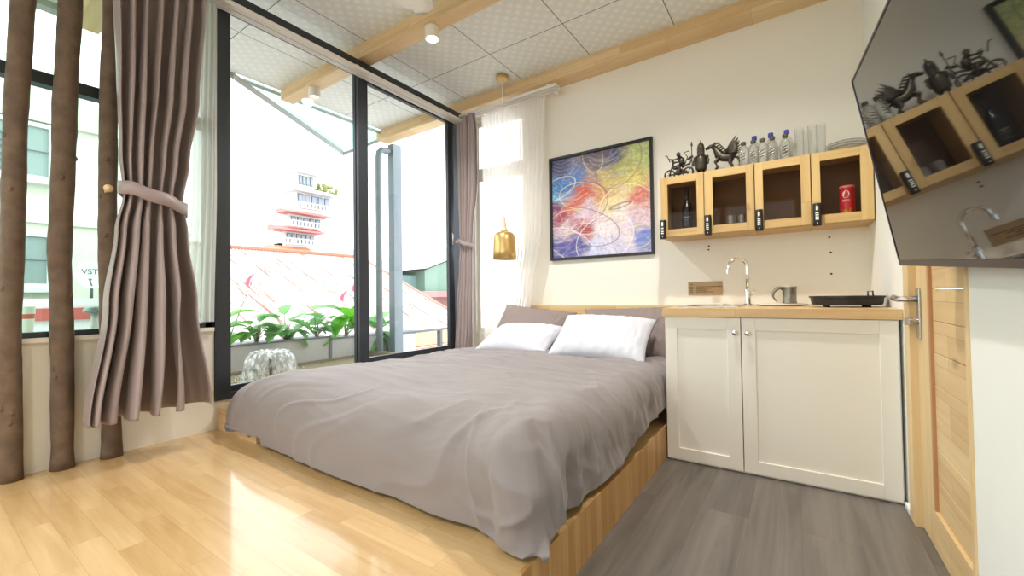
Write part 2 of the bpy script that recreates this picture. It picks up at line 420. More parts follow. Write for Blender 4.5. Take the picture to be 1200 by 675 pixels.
# beams
for nm, y0, y1, x0, lb in (('beam', 2.0, 2.12, -3.93, 'middle wooden ceiling beam carrying two spotlights'),
                           ('beam', 3.17, 3.325, -4.05, 'wooden beam along the top of the back wall'),
                           ('beam', .66, .78, -3.97, 'wooden beam above the tree trunk posts'),
                           ('beam', -1.2, -1.08, -3.97, 'wooden beam behind the viewpoint')):
    struct(nm, B(x0, XR, y0, y1, 2.775, H), M_ply, lb, bevel=.003)

# ------------------------------------------------------------------ windows
w1 = struct('window_1', B((XW - .06, XW, YF, 1.02, 1.9, 1.955), (XW - .06, XW, YF, 1.02, .765, .79), (XW - .06, XW, .985, 1.025, .765, 2.76), (XW - .06, XW, -1.0, -.94, .79, 2.76), (XW - .06, XW, YF, 1.02, 2.70, 2.76)), M_alu_dark, 'tall fixed window above the half wall behind the tree trunks')
obj('pane', B(XW - .036, XW - .030, YF + .02, .985, .79, 2.70), M_glassg, w1)
FZ0, FZ1 = .343, 2.76
w2 = struct('window_2', B((XW - .07, XW + .02, 1.027, 1.107, FZ0, FZ1), (XW - .07, XW + .02, 3.13, 3.20, FZ0, FZ1), (XW - .07, XW + .02, 1.107, 3.13, FZ0, FZ0 + .035), (XW - .07, XW + .02, 1.107, 3.13, 2.672, FZ1)), M_alu_dark, 'wide sliding glass window in a dark navy frame')
obj('fixed_sash', B((XW - .05, XW - .02, 1.107, 2.03, .378, .412), (XW - .05, XW - .02, 1.985, 2.03, .41, 2.672)), M_alu_dark, w2)
obj('pane', B(XW - .037, XW - .031, 1.107, 1.985, .412, 2.672), M_glass, w2)
obj('sliding_sash', B((XW - .018, XW + .015, 1.99, 2.075, .378, 2.672), (XW - .018, XW + .015, 2.99, 3.07, .378, 2.672), (XW - .018, XW + .015, 2.075, 2.99, .378, .455), (XW - .018, XW + .015, 2.075, 2.99, 2.61, 2.672)), M_alu_dark, w2)
obj('sliding_pane', B(XW - .004, XW + .002, 2.075, 2.99, .455, 2.61), M_glass, w2)
hb = bmesh.new(); tube(hb, [(XW + .016, 3.02, 1.42), (XW + .045, 3.02, 1.42), (XW + .045, 3.02, 1.52), (XW + .016, 3.02, 1.55)], .008, 8)
obj('latch', hb, M_steel, w2, smooth=True)
obj('transom_pane', B(XW - .03, XW - .025, 1.02, 3.17, FZ1, H), M_glass, w2)
w3 = struct('window_3', B((WX0, WX0 + .04, YB + .03, YB + .09, WZ0, WZ1), (WX1 - .04, WX1, YB + .03, YB + .09, WZ0, WZ1), (WX0 + .04, WX1 - .04, YB + .03, YB + .09, WZ0, WZ0 + .05), (WX0 + .04, WX1 - .04, YB + .03, YB + .09, WZ1 - .05, WZ1), (WX0 + .04, WX1 - .04, YB + .03, YB + .09, 2.09, 2.22)), M_white, 'narrow white window behind the sheer curtain')
obj('pane', B(WX0 + .04, WX1 - .04, YB + .055, YB + .06, WZ0 + .05, WZ1 - .05), M_glass, w3)

# ------------------------------------------------------------------ curtain tracks
def track(name, label, a, b, horizontal, drop=.0):
    t = thing(name, label, 'curtain track', a)
    n = 14
    for s, nm in ((-.028, 'rail'), (.028, 'rail')):
        bm = bmesh.new()
        if horizontal == 'Y':
            x = a[0] + s; z = a[2]
            box(bm, x - .018, x + .018, a[1], b[1], z, z + .012)
            for q in (-.018, -.003, .012): box(bm, x + q, x + q + .006, a[1], b[1], z - .012, z)
        else:
            y = a[1] + s; z = a[2]
            box(bm, a[0], b[0], y - .018, y + .018, z, z + .012)
            for q in (-.018, .012): box(bm, a[0], b[0], y + q, y + q + .006, z - .012, z)
        obj(nm, bm, M_track, t)
        if horizontal == 'Y': obj('end_cap', B(a[0] + s - .02, a[0] + s + .02, b[1], b[1] + .012, z - .014, z + .014), M_track, t, bevel=.003)
        else: obj('end_cap', B(b[0], b[0] + .012, a[1] + s - .02, a[1] + s + .02, z - .014, z + .014), M_track, t, bevel=.003)
    return t
tr1 = track('curtain_track', 'long white double curtain track above the sliding glass window', (-2.685, .35, 2.625), (-2.685, 3.12, 2.625), 'Y')
for y in (.9, 1.9, 2.9): obj('bracket', B(-2.75, -2.65, y, y + .03, 2.637, 2.65), M_track, tr1)
tr2 = track('curtain_track', 'short white double curtain track below the back beam', (-2.70, 3.14, 2.69), (-1.64, 3.14, 2.69), 'X')
for x in (-2.5, -1.72): obj('bracket', B(x, x + .03, 3.1, 3.30, 2.702, 2.715), M_track, tr2)

# ------------------------------------------------------------------ curtains
def curtain(name, rows, npl, mat, axis='Y', nt=260, tw=1.0, solid=.003, jit=.25, seed=1, nz=190, parent=None, ztop=None):
    """rows: (z, lo, hi, centre, amp); axis = direction the curtain runs along."""
    bm = bmesh.new(); rows = sorted(rows, key=lambda r: -r[0]); G = []
    z0, z1 = rows[0][0], rows[-1][0]
    for i in range(nz + 1):
        z = z0 + (z1 - z0) * i / nz
        for a, b in zip(rows, rows[1:]):
            if a[0] >= z >= b[0] - 1e-9: break
        f = (a[0] - z) / (a[0] - b[0]); f = f*f*(3 - 2*f)
        lo, hi, c, am = (a[k] + (b[k] - a[k]) * f for k in (1, 2, 3, 4))
        row = []
        for j in range(nt + 1):
            t = j / nt
            ph = npl * (t ** (1 + (tw - 1)*(i/nz))) + jit * noise.noise((t * 5, z * .4, seed)) + .12 * noise.noise((t * 14, z * .6, seed + 4))
            s = math.sin(2*PI*ph)
            depth = am * (s * .8 + .35 * math.sin(2*PI*ph*2 + 1) * noise.noise((t*3, z*.5, seed+9)) + .55 * noise.noise((t * 6, z*.6, seed + 2)))
            along = lo + (hi - lo) * t + am * .35 * math.cos(2*PI*ph) * min(1, 8*t, 8*(1-t))
            row.append(bm.verts.new((c + depth, along, z) if axis == 'Y' else (along, c + depth, z)))
        G.append(row)
    for i in range(nz):
        for j in range(nt):
            bm.faces.new((G[i][j], G[i+1][j], G[i+1][j+1], G[i][j+1]))
    return obj(name, bm, mat, parent, smooth=True, solid=solid)

def tieband(parent, cx, cy, hx, hy, zl, zr, h, axis='Y', label=None):
    bm = bmesh.new(); n = 40; rings = []
    for k in range(n):
        a = 2*PI*k/n; x = cx + hx*math.cos(a); y = cy + hy*math.sin(a)
        t = (y - (cy - hy)) / (2*hy) if axis == 'Y' else (x - (cx - hx)) / (2*hx)
        z = zl + (zr - zl) * t + .004*math.sin(6*a)
        rings.append((bm.verts.new((x, y, z - h/2)), bm.verts.new((x*1.0 + .002*math.cos(a), y, z)), bm.verts.new((x, y, z + h/2))))
    for k in range(n):
        A, C = rings[k], rings[(k+1) % n]
        for q in (0, 1): bm.faces.new((A[q], C[q], C[q+1], A[q+1]))
    return obj('tie_back', bm, M_tie, parent, smooth=True, solid=.004, label=label)

c1 = thing('curtain', 'large mauve satin curtain tied back beside the tree trunk posts', 'curtain', (-2.58, .72, .40))
curtain('curtain_cloth', [(2.62, .555, .925, -2.60, .036), (2.50, .555, .92, -2.59, .05), (1.95, .565, .885, -2.585, .06), (1.62, .575, .845, -2.58, .052),
                          (1.42, .59, .82, -2.58, .038), (1.25, .562, .835, -2.57, .06), (.9, .525, .872, -2.56, .085), (.385, .462, .94, -2.55, .105)], 6.5, M_curt, parent=c1, seed=3, tw=.58)
tieband(c1, -2.575, .705, .075, .13, 1.45, 1.375, .062)
kb = bmesh.new(); ellipsoid(kb, (-2.60, .545, 1.44), .018, .018, .018); tube(kb, [(-2.60, .548, 1.44), (-2.73, .56, 1.44)], .007, 8)
obj('holdback_knob', kb, M_brass_in, c1, smooth=True, label='round cream knob holding the tie')
c2 = thing('curtain', 'narrow mauve satin curtain tied back in the far corner next to the sheer curtain', 'curtain', (-2.63, 3.09, .4))
curtain('curtain_cloth', [(2.675, -2.735, -2.50, 3.09, .022), (2.5, -2.735, -2.48, 3.09, .026), (2.0, -2.725, -2.485, 3.09, .03), (1.55, -2.705, -2.54, 3.09, .022), (1.42, -2.70, -2.55, 3.09, .018),
                          (1.2, -2.715, -2.55, 3.09, .026), (.8, -2.745, -2.545, 3.08, .034), (.36, -2.765, -2.55, 3.07, .04)], 5.5, M_curt, axis='X', parent=c2, seed=11)
tieband(c2, -2.625, 3.09, .09, .05, 1.46, 1.40, .05, axis='X')
kb = bmesh.new(); ellipsoid(kb, (-2.715, 3.06, 1.45), .015, .015, .015); obj('holdback_knob', kb, M_brass_in, c2, smooth=True)
s1 = curtain('sheer_curtain', [(2.665, -2.49, -1.78, 3.185, .014), (2.3, -2.5, -1.80, 3.2, .02), (1.5, -2.5, -1.84, 3.2, .024), (.95, -2.5, -1.94, 3.2, .024), (.40, -2.5, -2.13, 3.2, .02)], 15, M_sheer, axis='X', seed=21, solid=0)
tag(s1, 'white sheer curtain hanging over the narrow window behind the pendant lamp', 'curtain')
s2 = curtain('sheer_curtain', [(2.61, .925, 1.02, -2.70, .010), (1.6, .90, 1.015, -2.70, .012), (.80, .86, 1.0, -2.70, .014)], 4, M_sheer, seed=31, solid=0, nt=80)
tag(s2, 'thin strip of white sheer curtain between the large mauve curtain and the dark window frame', 'curtain')

# ------------------------------------------------------------------ tree trunk posts
def trunk(label, pts, r0, r1, seed):
    bm = bmesh.new(); n = 18; rings = []; m = 70
    for i in range(m + 1):
        z = ZP - .002 + (H - ZP) * i / m
        for a, b in zip(pts, pts[1:]):
            if z <= b[1]: break
        f = max(-.5, min(1.4, (z - a[1]) / (b[1] - a[1]))); y = a[0] + (b[0] - a[0]) * f
        y += .004*noise.noise((z*2, seed, 0)); x = -2.72 + .006*noise.noise((z*1.3, seed, 5))
        r = r0 + (r1 - r0) * (z / H)
        if z < .26: r *= 1 + .10 * (.26 - z) / .08
        ring = []
        for k in range(n):
            A = 2*PI*k/n
            rr = r * (1 + .09*noise.noise((math.cos(A)*1.5, math.sin(A)*1.5, z*5 + seed*3)) + .05*noise.noise((math.cos(A)*4, math.sin(A)*4, z*16 + seed)))
            ring.append(bm.verts.new((x + rr*math.cos(A), y + rr*math.sin(A), z)))
        rings.append(ring)
    for A, C in zip(rings, rings[1:]):
        for k in range(n): bm.faces.new((A[k], A[(k+1) % n], C[(k+1) % n], C[k]))
    bm.faces.new(rings[0][::-1]); bm.faces.new(rings[-1])
    tr = obj('tree_trunk_post', bm, M_bark, smooth=True)
    for q in range(7):
        kn = bmesh.new()
        z = random.uniform(.35, 2.3); A = random.uniform(-1.2, 1.2)
        for a, b in zip(pts, pts[1:]):
            if z <= b[1]: break
        f = (z - a[1]) / (b[1] - a[1]); y = a[0] + (b[0] - a[0]) * f
        r = r0 + (r1 - r0) * (z / H)
        ellipsoid(kn, (-2.72 + (r - .002)*math.cos(A), y + (r - .002)*math.sin(A), z), .007, .009, .012, n=8)
        obj('knot', kn, M_bark, tr, smooth=True)
    return tag(tr, label, 'tree trunk')
trunk('bark-covered tree trunk post at the far left edge of the photo, furthest from the curtain', [(.274, .18), (.272, .76), (.274, 1.263), (.283, 1.775), (.30, 2.227)], .031, .040, 1)
trunk('middle of the three bark-covered tree trunk posts, standing clear of the curtain', [(.425, .18), (.419, .745), (.413, 1.128), (.417, 1.283), (.426, 1.829), (.440, 2.309)], .036, .042, 2)
trunk('bark-covered tree trunk post partly hidden by the edge of the mauve curtain', [(.585, .18), (.577, .73), (.570, 1.304), (.568, 1.883), (.582, 2.392)], .036, .033, 3)

# ------------------------------------------------------------------ bed
bed = thing('bed', 'double bed set low on the raised wooden floor, with a light wooden headboard', 'bed', (-1.48, 2.1, ZP))
obj('headboard', B(-2.02, -.625, 3.255, 3.322, ZP, .832), M_head, bed, bevel=.004, label='plain light wooden headboard')
def softbox(x0, x1, y0, y1, z0, z1, r):
    bm = B(x0, x1, y0, y1, z0, z1)
    bmesh.ops.bevel(bm, geom=bm.edges[:], offset=r, segments=5, profile=.6, affect='EDGES')
    return bm
obj('mattress', softbox(-2.30, -.70, 1.13, 3.25, ZP, .465, .05), M_sheet, bed, smooth=True, label='mattress in a taupe fitted sheet')

def duvet():
    bm = bmesh.new(); NU, NV = 320, 300
    XL, XRt, YF0 = -2.34, -.76, 1.20
    Htop = .50; RR, RF = .125, .19
    nz_ = lambda x, y, z=0.0: noise.noise((x, y, z))
    def crease(v, w=2.4, p=1.6): return max(0, 1 - abs(v)*w)**p
    def drop(d, r):
        if d <= 0: return 0, 0
        L_ = r*PI/2
        if d < L_: return r*math.sin(d/r), r*(1 - math.cos(d/r))
        return r + (d - L_)*.04, r + (d - L_)
    def sm(x): x = max(0, min(1, x)); return x*x*(3 - 2*x)
    P = [[None]*(NV+1) for _ in range(NU+1)]
    for i in range(NU+1):
        for j in range(NV+1):
            u = i/NU; v = j/NV
            b = 2.80 + (.785 - 2.80)*v
            a0 = -2.74 + .22*sm((1.55 - b)/.6)
            a = a0 + (-.405 - a0)*u
            a += (.035*nz_(v*4, 8.3) - .05*sm((b - 1.3)/1.2)) * sm((u - .6)/.4)
            b -= (.015*nz_(u*4, 3.1) + .02*sm((u-.75)/.2)) * v
            dR = a - XRt; oR, zR = drop(dR, RR)
            dF = YF0 - b; oF, zF = drop(dF, RF)
            dL = XL - a
            x = a if dR <= 0 else XRt + oR
            y = b if dF <= 0 else YF0 - oF
            corner = 0
            if dR > 0 and dF > 0:
                # round the corner: the square corner of cloth hangs as one soft rounded swag
                mR, mF = .355, .415
                m_ = max(dR/mR, dF/mF); th = math.atan2(dF/mF, dR/mR); corner = math.sin(2*th)
                rad_ = RR + (RF - RR)*math.sin(th)**2; dm = m_*(mR + (mF - mR)*math.sin(th)**2)*(1 - .02*corner)
                o_, z_ = drop(dm, rad_); o_ *= 1 + .38*corner*sm(dm/.3)
                x = XRt + o_*math.cos(th); y = YF0 - o_*math.sin(th); oR = o_*math.cos(th); oF = o_*math.sin(th)
            zL = 0
            if dL > 0:
                t = min(1, dL/.40); zL = .10*sm(t); x = a + .06*t*t
            zz = z_ if corner else zR + zF
            hump = .02*math.cos(min(1, abs((a + 1.5)/.95))*PI/2)*sm((b - .9)/.6)
            z = Htop + hump - zz - zL
            z -= .035 * sm((dL + .6)/.6) * sm((b - 1.4)/1.2)
            fall = min(1, zz/.22); top = 1 - fall
            # long soft folds across the bed, denser towards the pillows and the right side
            wy = b + .10*nz_(a*1.2, b*1.0, 7) + .22*max(0, a + 1.6)**2 + .05*a
            back = sm((b - 1.3)/.9)
            disp = .016*nz_(a*1.6, b*2.2, 9) + .010*nz_(a*3.2, wy*6, 19)
            disp += top*(.45 + .55*back)*(.015*nz_(a*1.1, wy*6.5, 1) + .008*crease(nz_(a*1.4 + 3, wy*8.5, 4)) + .006*back*nz_(a*2.0, wy*15, 6))
            disp += top*.006*back*crease(nz_(a*2.6, wy*19, 14), 2.8)
            # sharp little pinched creases, mostly near the pillows and the kitchen side
            rs = sm((a + 1.7)/.9)
            wx2 = a + .35*b + .10*nz_(a*2.2, b*2.2, 61); wy2 = b - .30*a + .10*nz_(a*2.2, b*2.2, 66)
            disp += (.15 + .85*max(rs*sm((b-.9)/.6), back*.6))*(.0042*crease(nz_(wx2*2.0, wy2*9.0, 71), 4.6, 1.3) + .003*crease(nz_(wx2*4.5 + 9, wy2*11, 81), 5.5, 1.1))*(.4 + .6*sm(.5 + nz_(a*1.7, b*1.7, 91)*2))
            # side and foot drape: soft diagonal folds with a few creases
            qF = sm((dF + .22)/.35)
            sF = a - .45*b + .06*nz_(a*2, b*2, 31)
            disp += qF*(.018*nz_(sF*2.3, b*1.4, 2) + .010*crease(nz_(sF*3.4 + 1.5*nz_(a*1.3, b*3, 77), b*1.9, 22), 4.5, 1.3) + .008*nz_(sF*6, b*3.5, 5)) * (.7 + .6*sm((a + 1.4)/.7))
            qR = sm((dR + .22)/.3)
            sR = b + .55*a + .05*nz_(a*2, b*2, 41)
            disp += qR*(.022*nz_(sR*3.2, a*2, 9) + .014*crease(nz_(sR*4.6 + 1.6*nz_(a*2, b*2, 87), a*2.4, 29), 3.6, 1.3) + .009*nz_(sR*10, a*5, 4))
            # gathers that fan out from the front right corner
            cx, cy = -1.0, 1.5; ang = math.atan2(b - cy, a - cx); rad = math.hypot(a - cx, b - cy)
            wc = sm((rad - .25)/.3)*sm((1.15 - rad)/.35)*sm((a + 1.15)/.3)*sm((1.75 - b)/.5)
            disp += wc*(.026*nz_(ang*3.6, rad*.8, 12) + .014*crease(nz_(ang*5.2, rad*.8, 52), 2.6))
            nx = min(1, oR/RR) if dR > 0 else 0; ny = -min(1, oF/RF) if dF > 0 else 0
            nv = Vector((nx, ny, max(.12, 1 - fall))).normalized()
            p = Vector((x, y, z)) + nv*disp
            # foot corner by the window puffs out a little
            p.x -= .05*sm((dL)/.2)*sm((1.35 - b)/.4); 
            lo = .196 if p.x > -2.30 else .325
            if p.y < 1.03: lo = .196
            if p.x < -2.2 and p.y < 1.04: lo = .235
            k = .02
            if p.z < lo + k: p.z = lo + k*math.exp((p.z - lo - k)/k) if p.z > lo - .3 else lo
            P[i][j] = p
    V = [[bm.verts.new(P[i][j]) for j in range(NV+1)] for i in range(NU+1)]
    for i in range(NU):
        for j in range(NV):
            bm.faces.new((V[i][j], V[i][j+1], V[i+1][j+1], V[i+1][j]))
    o = obj('duvet', bm, M_duvet, smooth=True)
    up = sum(f.normal.z for f in list(o.data.polygons)[:3000]) > 0
    s = o.modifiers.new('s', 'SOLIDIFY'); s.thickness = .024; s.offset = -1 if up else 1
    return tag(o, 'rumpled taupe grey duvet spread over the bed and hanging over its foot', 'duvet')
duvet()

def pillow(name, label, w, h, t, loc, rot, mat, piping=None, seed=0, group=None):
    e = thing(name, label, 'pillow', (0, 0, 0), group)
    nu, nv = 64, 48
    bm = bmesh.new(); top, bot = [], []
    for i in range(nu+1):
        r1, r2 = [], []
        for j in range(nv+1):
            u = -1 + 2*i/nu; v = -1 + 2*j/nv
            x = w/2*u*(1 - .07*(1 - v*v)*abs(u)**3); y = h/2*v*(1 - .09*(1 - u*u)*abs(v)**3)
            k = max(0, (1 - abs(u)**2.6)*(1 - abs(v)**2.6))**.5
            edge = (1 - k)*k*4
            wr = .010*edge*max(0, 1 - abs(noise.noise((u*7 + seed, v*3, seed)))*2.4) + .008*noise.noise((u*2.5, v*2.5, seed + 3))*k
            wr += .008*edge*noise.noise((u*14, v*2, seed + 7))
            zt = t/2*k + wr*k
            edgeb = (i in (0, nu) or j in (0, nv))
            a = bm.verts.new((x, y, 0 if edgeb else zt)); r1.append(a)
            r2.append(a if edgeb else bm.verts.new((x, y, -t/2*k*.8)))
        top.append(r1); bot.append(r2)
    for i in range(nu):
        for j in range(nv):
            bm.faces.new((top[i][j], top[i+1][j], top[i+1][j+1], top[i][j+1]))
            bm.faces.new((bot[i][j], bot[i][j+1], bot[i+1][j+1], bot[i+1][j]))
    path = [top[i][0].co.copy() for i in range(nu+1)] + [top[nu][j].co.copy() for j in range(1, nv+1)] + [top[i][nv].co.copy() for i in range(nu-1, -1, -1)] + [top[0][j].co.copy() for j in range(nv-1, 0, -1)]
    Mt = Matrix.Translation(loc) @ Euler(rot).to_matrix().to_4x4()
    # sag of the lower edge onto the bed
    bm.transform(Mt)
    c = obj('pillowcase', bm, mat, e, smooth=True)
    if piping:
        b2 = bmesh.new(); tube(b2, path, .0028, 6, closed=True); b2.transform(Mt); obj('piping', b2, piping, e, smooth=True)
    e['label'] = label
    return e
R_ = math.radians
pillow('pillow', 'taupe grey pillow leaning on the headboard nearest the sheer curtain', .70, .44, .17, (-1.87, 3.04, .635), (R_(52), R_(6), R_(2)), M_sheet, None, 1)
pillow('pillow', 'taupe grey pillow leaning on the headboard beside the kitchen cabinet', .74, .44, .17, (-1.07, 3.06, .635), (R_(54), R_(-2), R_(-2)), M_sheet, None, 2)
pillow('pillow', 'white pillow with dark piping lying nearer the sheer curtain', .66, .42, .17, (-1.81, 2.79, .575), (R_(24), R_(0), R_(-2)), M_pillow, M_pipe, 5)
pillow('pillow', 'white pillow with dark piping propped nearer the kitchen cabinet', .66, .44, .18, (-1.10, 2.70, .625), (R_(36), R_(2), R_(4)), M_pillow, M_pipe, 8)

# ------------------------------------------------------------------ pendant lamp
pt = thing('pendant_lamp', 'brass bell-shaped pendant lamp hanging on a thin cord in front of the sheer curtain', 'lamp', (-2.12, 3.02, 1.24))
PX, PY = -2.12, 3.02
bm = L([(0, 0), (.045, 0), (.055, .008), (.055, .026), (.04, .036), (0, .036)], (PX, PY, 2.844)); obj('ceiling_rose', bm, M_brass, pt, smooth=True, auto=.6)
obj('cord', T([(PX, PY, 2.845), (PX, PY, 1.59)], .003, 8), M_paper, pt)
obj('cone_neck', L([(.004, 1.625), (.009, 1.61), (.012, 1.575), (.018, 1.53), (.027, 1.503), (.038, 1.488), (0, 1.487)], (PX, PY, 0), 40), M_brass_in, pt, smooth=True, label='pale wooden-looking cone above the shade')
bm = L([(.034, 1.487), (.060, 1.483), (.080, 1.470), (.091, 1.448), (.096, 1.41), (.100, 1.32), (.104, 1.243), (.1015, 1.243), (.0975, 1.32), (.093, 1.408), (.088, 1.445), (.077, 1.465), (.034, 1.480)], (PX, PY, 0), 56)
obj('lamp_shade', bm, M_brass, pt, smooth=True)
bm = bmesh.new(); ellipsoid(bm, (PX, PY, 1.36), .032, .032, .04); obj('bulb', bm, M_lamp2, pt, smooth=True)

# ------------------------------------------------------------------ spotlights on the beam
def spot(x, y, label, mat, on):
    s = thing('ceiling_spotlight', label, 'spotlight', (x, y, 2.775), 'surface spotlights under the middle beam')
    obj('housing', L([(0, 2.775), (.046, 2.775), (.05, 2.771), (.05, 2.695), (.047, 2.692), (.042, 2.692), (.040, 2.708), (0, 2.712)], (x, y, 0), 36), M_ceilspot, s, smooth=True, auto=.7)
    obj('lens', L([(0, 2.703), (.034, 2.706), (0, 2.7075)], (x, y, 0), 30), mat, s, smooth=True)
    return s
spot(-2.03, 2.06, 'lit white cylindrical spotlight under the middle beam, inside the room', M_lamp, 1)
spot(-3.47, 2.06, 'white cylindrical spotlight under the middle beam, outside beyond the glass', M_lamp2, 0)
spot(-.45, 2.06, 'white cylindrical spotlight under the middle beam, added out of view for fill light', M_lamp, 1)  # extra fitting out of view, added to brighten the room

# ------------------------------------------------------------------ ceiling fan
fx, fy = -1.33, 1.02
fan = thing('ceiling_fan', 'white ceiling fan with one rounded blade reaching in at the top of the photo', 'fan', (fx, fy, 2.6))
obj('motor', L([(0, 2.56), (.07, 2.565), (.10, 2.59), (.105, 2.63), (.08, 2.672), (.025, 2.67), (.018, 2.8), (.05, 2.84), (.06, 2.88), (0, 2.88)], (fx, fy, 0)), M_ceilspot, fan, smooth=True)
for k in range(3):
    A = math.radians(126 + 120*k)
    bm = bmesh.new(); pts = []
    d = Vector((math.cos(A), math.sin(A), 0)); n_ = Vector((-d.y, d.x, 0))
    rows = []
    m = 24
    for i in range(m+1):
        s = i/m; r = .12 + .76*s
        wd = .05 + .075*min(1, s*1.8)
        if s > .86: wd *= math.sqrt(max(0.0004, 1 - ((s - .86)/.14)**2))
        rows.append([bm.verts.new(Vector((fx, fy, 2.62)) + d*r + n_*wd*q + Vector((0, 0, .018*q + .01*(1 - q*q)))) for q in (-1, -.5, 0, .5, 1)])
    for a, b in zip(rows, rows[1:]):
        for q in range(4): bm.faces.new((a[q], a[q+1], b[q+1], b[q]))
    obj('fan_blade', bm, M_ceilspot, fan, smooth=True, solid=.012)

# ------------------------------------------------------------------ kitchen cabinet
XC0, XC1, YC = -.609, .368, 2.42
cab = thing('kitchen_cabinet', 'white lower kitchen cabinet with two panelled doors under the wooden worktop', 'cabinet', (-.12, 2.85, 0))
obj('body', B((XC0, XC0 + .018, YC + .02, 3.32, 0, .793), (XC1 - .018, XC1, YC + .02, 3.32, 0, .793), (XC0 + .018, XC1 - .018, YC + .02, 3.32, .0, .03), (XC0 + .018, XC1 - .018, 3.3, 3.32, .03, .793), (XC0 + .018, XC1 - .018, YC + .02, YC + .04, .77, .793)), M_white, cab)
def shaker(x0, x1, z0, z1, parent, kx, kz, nm='door', y=YC):
    bm = bmesh.new(); s = .062
    box(bm, x0, x0 + s, y, y + .02, z0, z1); box(bm, x1 - s, x1, y, y + .02, z0, z1)
    box(bm, x0 + s, x1 - s, y, y + .02, z0, z0 + s); box(bm, x0 + s, x1 - s, y, y + .02, z1 - s, z1)
    d = obj(nm, bm, M_white, parent, bevel=.0015)
    obj('door_panel', B(x0 + s - .002, x1 - s + .002, y + .009, y + .018, z0 + s - .002, z1 - s + .002), M_white, d)
    obj('knob', (lambda b: (tube(b, [(kx, y, kz), (kx, y - .008, kz), (kx, y - .012, kz), (kx, y - .018, kz), (kx, y - .024, kz), (kx, y - .027, kz)], [.006, .006, .011, .0145, .012, .004], 20), b)[1])(bmesh.new()), M_chrome, d, smooth=True, label='round chrome knob')
    return d
shaker(XC0, -.2375, .012, .79, cab, -.262, .715)
shaker(-.2335, XC1 - .006, .012, .79, cab, -.205, .715)

wt = thing('worktop', 'light wooden worktop running over the white cabinet', 'worktop', (-.12, 2.85, .793))
HX0, HX1, HY0, HY1 = -.56, -.30, 2.66, 3.04
obj('worktop_board', B((XC0 - .012, HX0, YC - .012, 3.32, .794, .838), (HX1, XR - .002, YC - .012, 3.32, .794, .838), (HX0, HX1, YC - .012, HY0, .794, .838), (HX0, HX1, HY1, 3.32, .794, .838)), M_top, wt)
sk = thing('sink', 'stainless steel sink set into the worktop beside the tap', 'sink', (-.43, 2.85, .838))
bm = bmesh.new()
box(bm, HX0 - .03, HX0 + .003, HY0 - .03, HY1 + .03, .8385, .8425); box(bm, HX1 - .003, HX1 + .03, HY0 - .03, HY1 + .03, .8385, .8425)
box(bm, HX0 + .003, HX1 - .003, HY0 - .03, HY0 + .003, .8385, .8425); box(bm, HX0 + .003, HX1 - .003, HY1 - .003, HY1 + .03, .8385, .8425)
obj('rim', bm, M_steel, sk, bevel=.001)
bm = bmesh.new()
box(bm, HX0 + .003, HX0 + .005, HY0 + .003, HY1 - .003, .70, .84); box(bm, HX1 - .005, HX1 - .003, HY0 + .003, HY1 - .003, .70, .84)
box(bm, HX0 + .005, HX1 - .005, HY0 + .003, HY0 + .005, .70, .84); box(bm, HX0 + .005, HX1 - .005, HY1 - .005, HY1 - .003, .70, .84); box(bm, HX0 + .003, HX1 - .003, HY0 + .003, HY1 - .003, .698, .70)
obj('basin', bm, M_steel, sk)
obj('drain', L([(0, .702), (.03, .702), (.035, .7005)], (-.43, 2.85, 0)), M_chrome, sk, smooth=True)

# tap
fxx, fyy = -.243, 2.93
tp = thing('tap', 'tall chrome gooseneck tap rising from the worktop', 'tap', (fxx, fyy, .838))
obj('tap_body', L([(0, .838), (.024, .838), (.024, .848), (.018, .853), (.0165, .90), (.0165, .935), (.012, .945), (0, .945)], (fxx, fyy, 0)), M_chrome, tp, smooth=True, auto=.8)
pts = [(fxx, fyy, .94), (fxx, fyy, 1.04)]
dv = Vector((-.93, -.36, 0)); rr = .052
for k in range(13):
    a = PI*k/12 * 1.0
    p = Vector((fxx, fyy, 1.075)) + dv*(rr - rr*math.cos(a)) + Vector((0, 0, rr*math.sin(a)))
    pts.append(tuple(p))
pts.append(tuple(Vector((fxx, fyy, 1.052)) + dv*(2*rr + .004)))
obj('spout', T(pts, .0095, 14), M_chrome, tp, smooth=True)
e_ = Vector((fxx, fyy, 1.052)) + dv*(2*rr + .004)
obj('aerator', T([tuple(e_ + Vector((0, 0, .012))), tuple(e_ + Vector((-.001, 0, -.014)))], .013, 16), M_chrome, tp, smooth=True, auto=.6)
obj('lever', T([(fxx + .012, fyy, .905), (fxx + .03, fyy - .01, .91), (fxx + .038, fyy - .015, .935)], [.009, .007, .005], 10), M_chrome, tp, smooth=True)

# tankard
mx0, my0 = -.03, 2.95
mg = thing('tankard', 'pewter tankard with an ornate curved handle standing on a pale tray', 'mug', (mx0, my0, .851))
obj('cup', L([(0, .851), (.037, .851), (.038, .857), (.035, .862), (.0355, .935), (.038, .945), (.0385, .95), (.036, .95), (.0335, .93), (.033, .862), (0, .860)], (mx0, my0, 0), 40), M_pewter, mg, smooth=True)
obj('handle', T([(mx0 - .033, my0, .932), (mx0 - .046, my0, .945), (mx0 - .064, my0, .938), (mx0 - .080, my0, .918), (mx0 - .082, my0, .892), (mx0 - .072, my0, .872), (mx0 - .062, my0, .868)], [.006, .010, .012, .0085, .006, .005, .006], 10), M_pewter, mg, smooth=True)
ty = obj('tray', L([(0, 0), (.10, 0), (.12, .004), (.135, .012), (.133, .0135), (.115, .007), (.0, .006)], (-.07, 2.93, .8385), 48, sy=.8, sx=1.0), M_paper, smooth=True)
tag(ty, 'pale shallow oval tray on the worktop under the tankard', 'tray')
sd = obj('soap_dish', L([(0, 0), (.045, 0), (.055, .006), (.053, .012), (.043, .007), (0, .006)], (-.44, 3.16, .8385), 30, sy=.7), M_paper, smooth=True)
tag(sd, 'small white dish on the worktop behind the sink', 'dish')

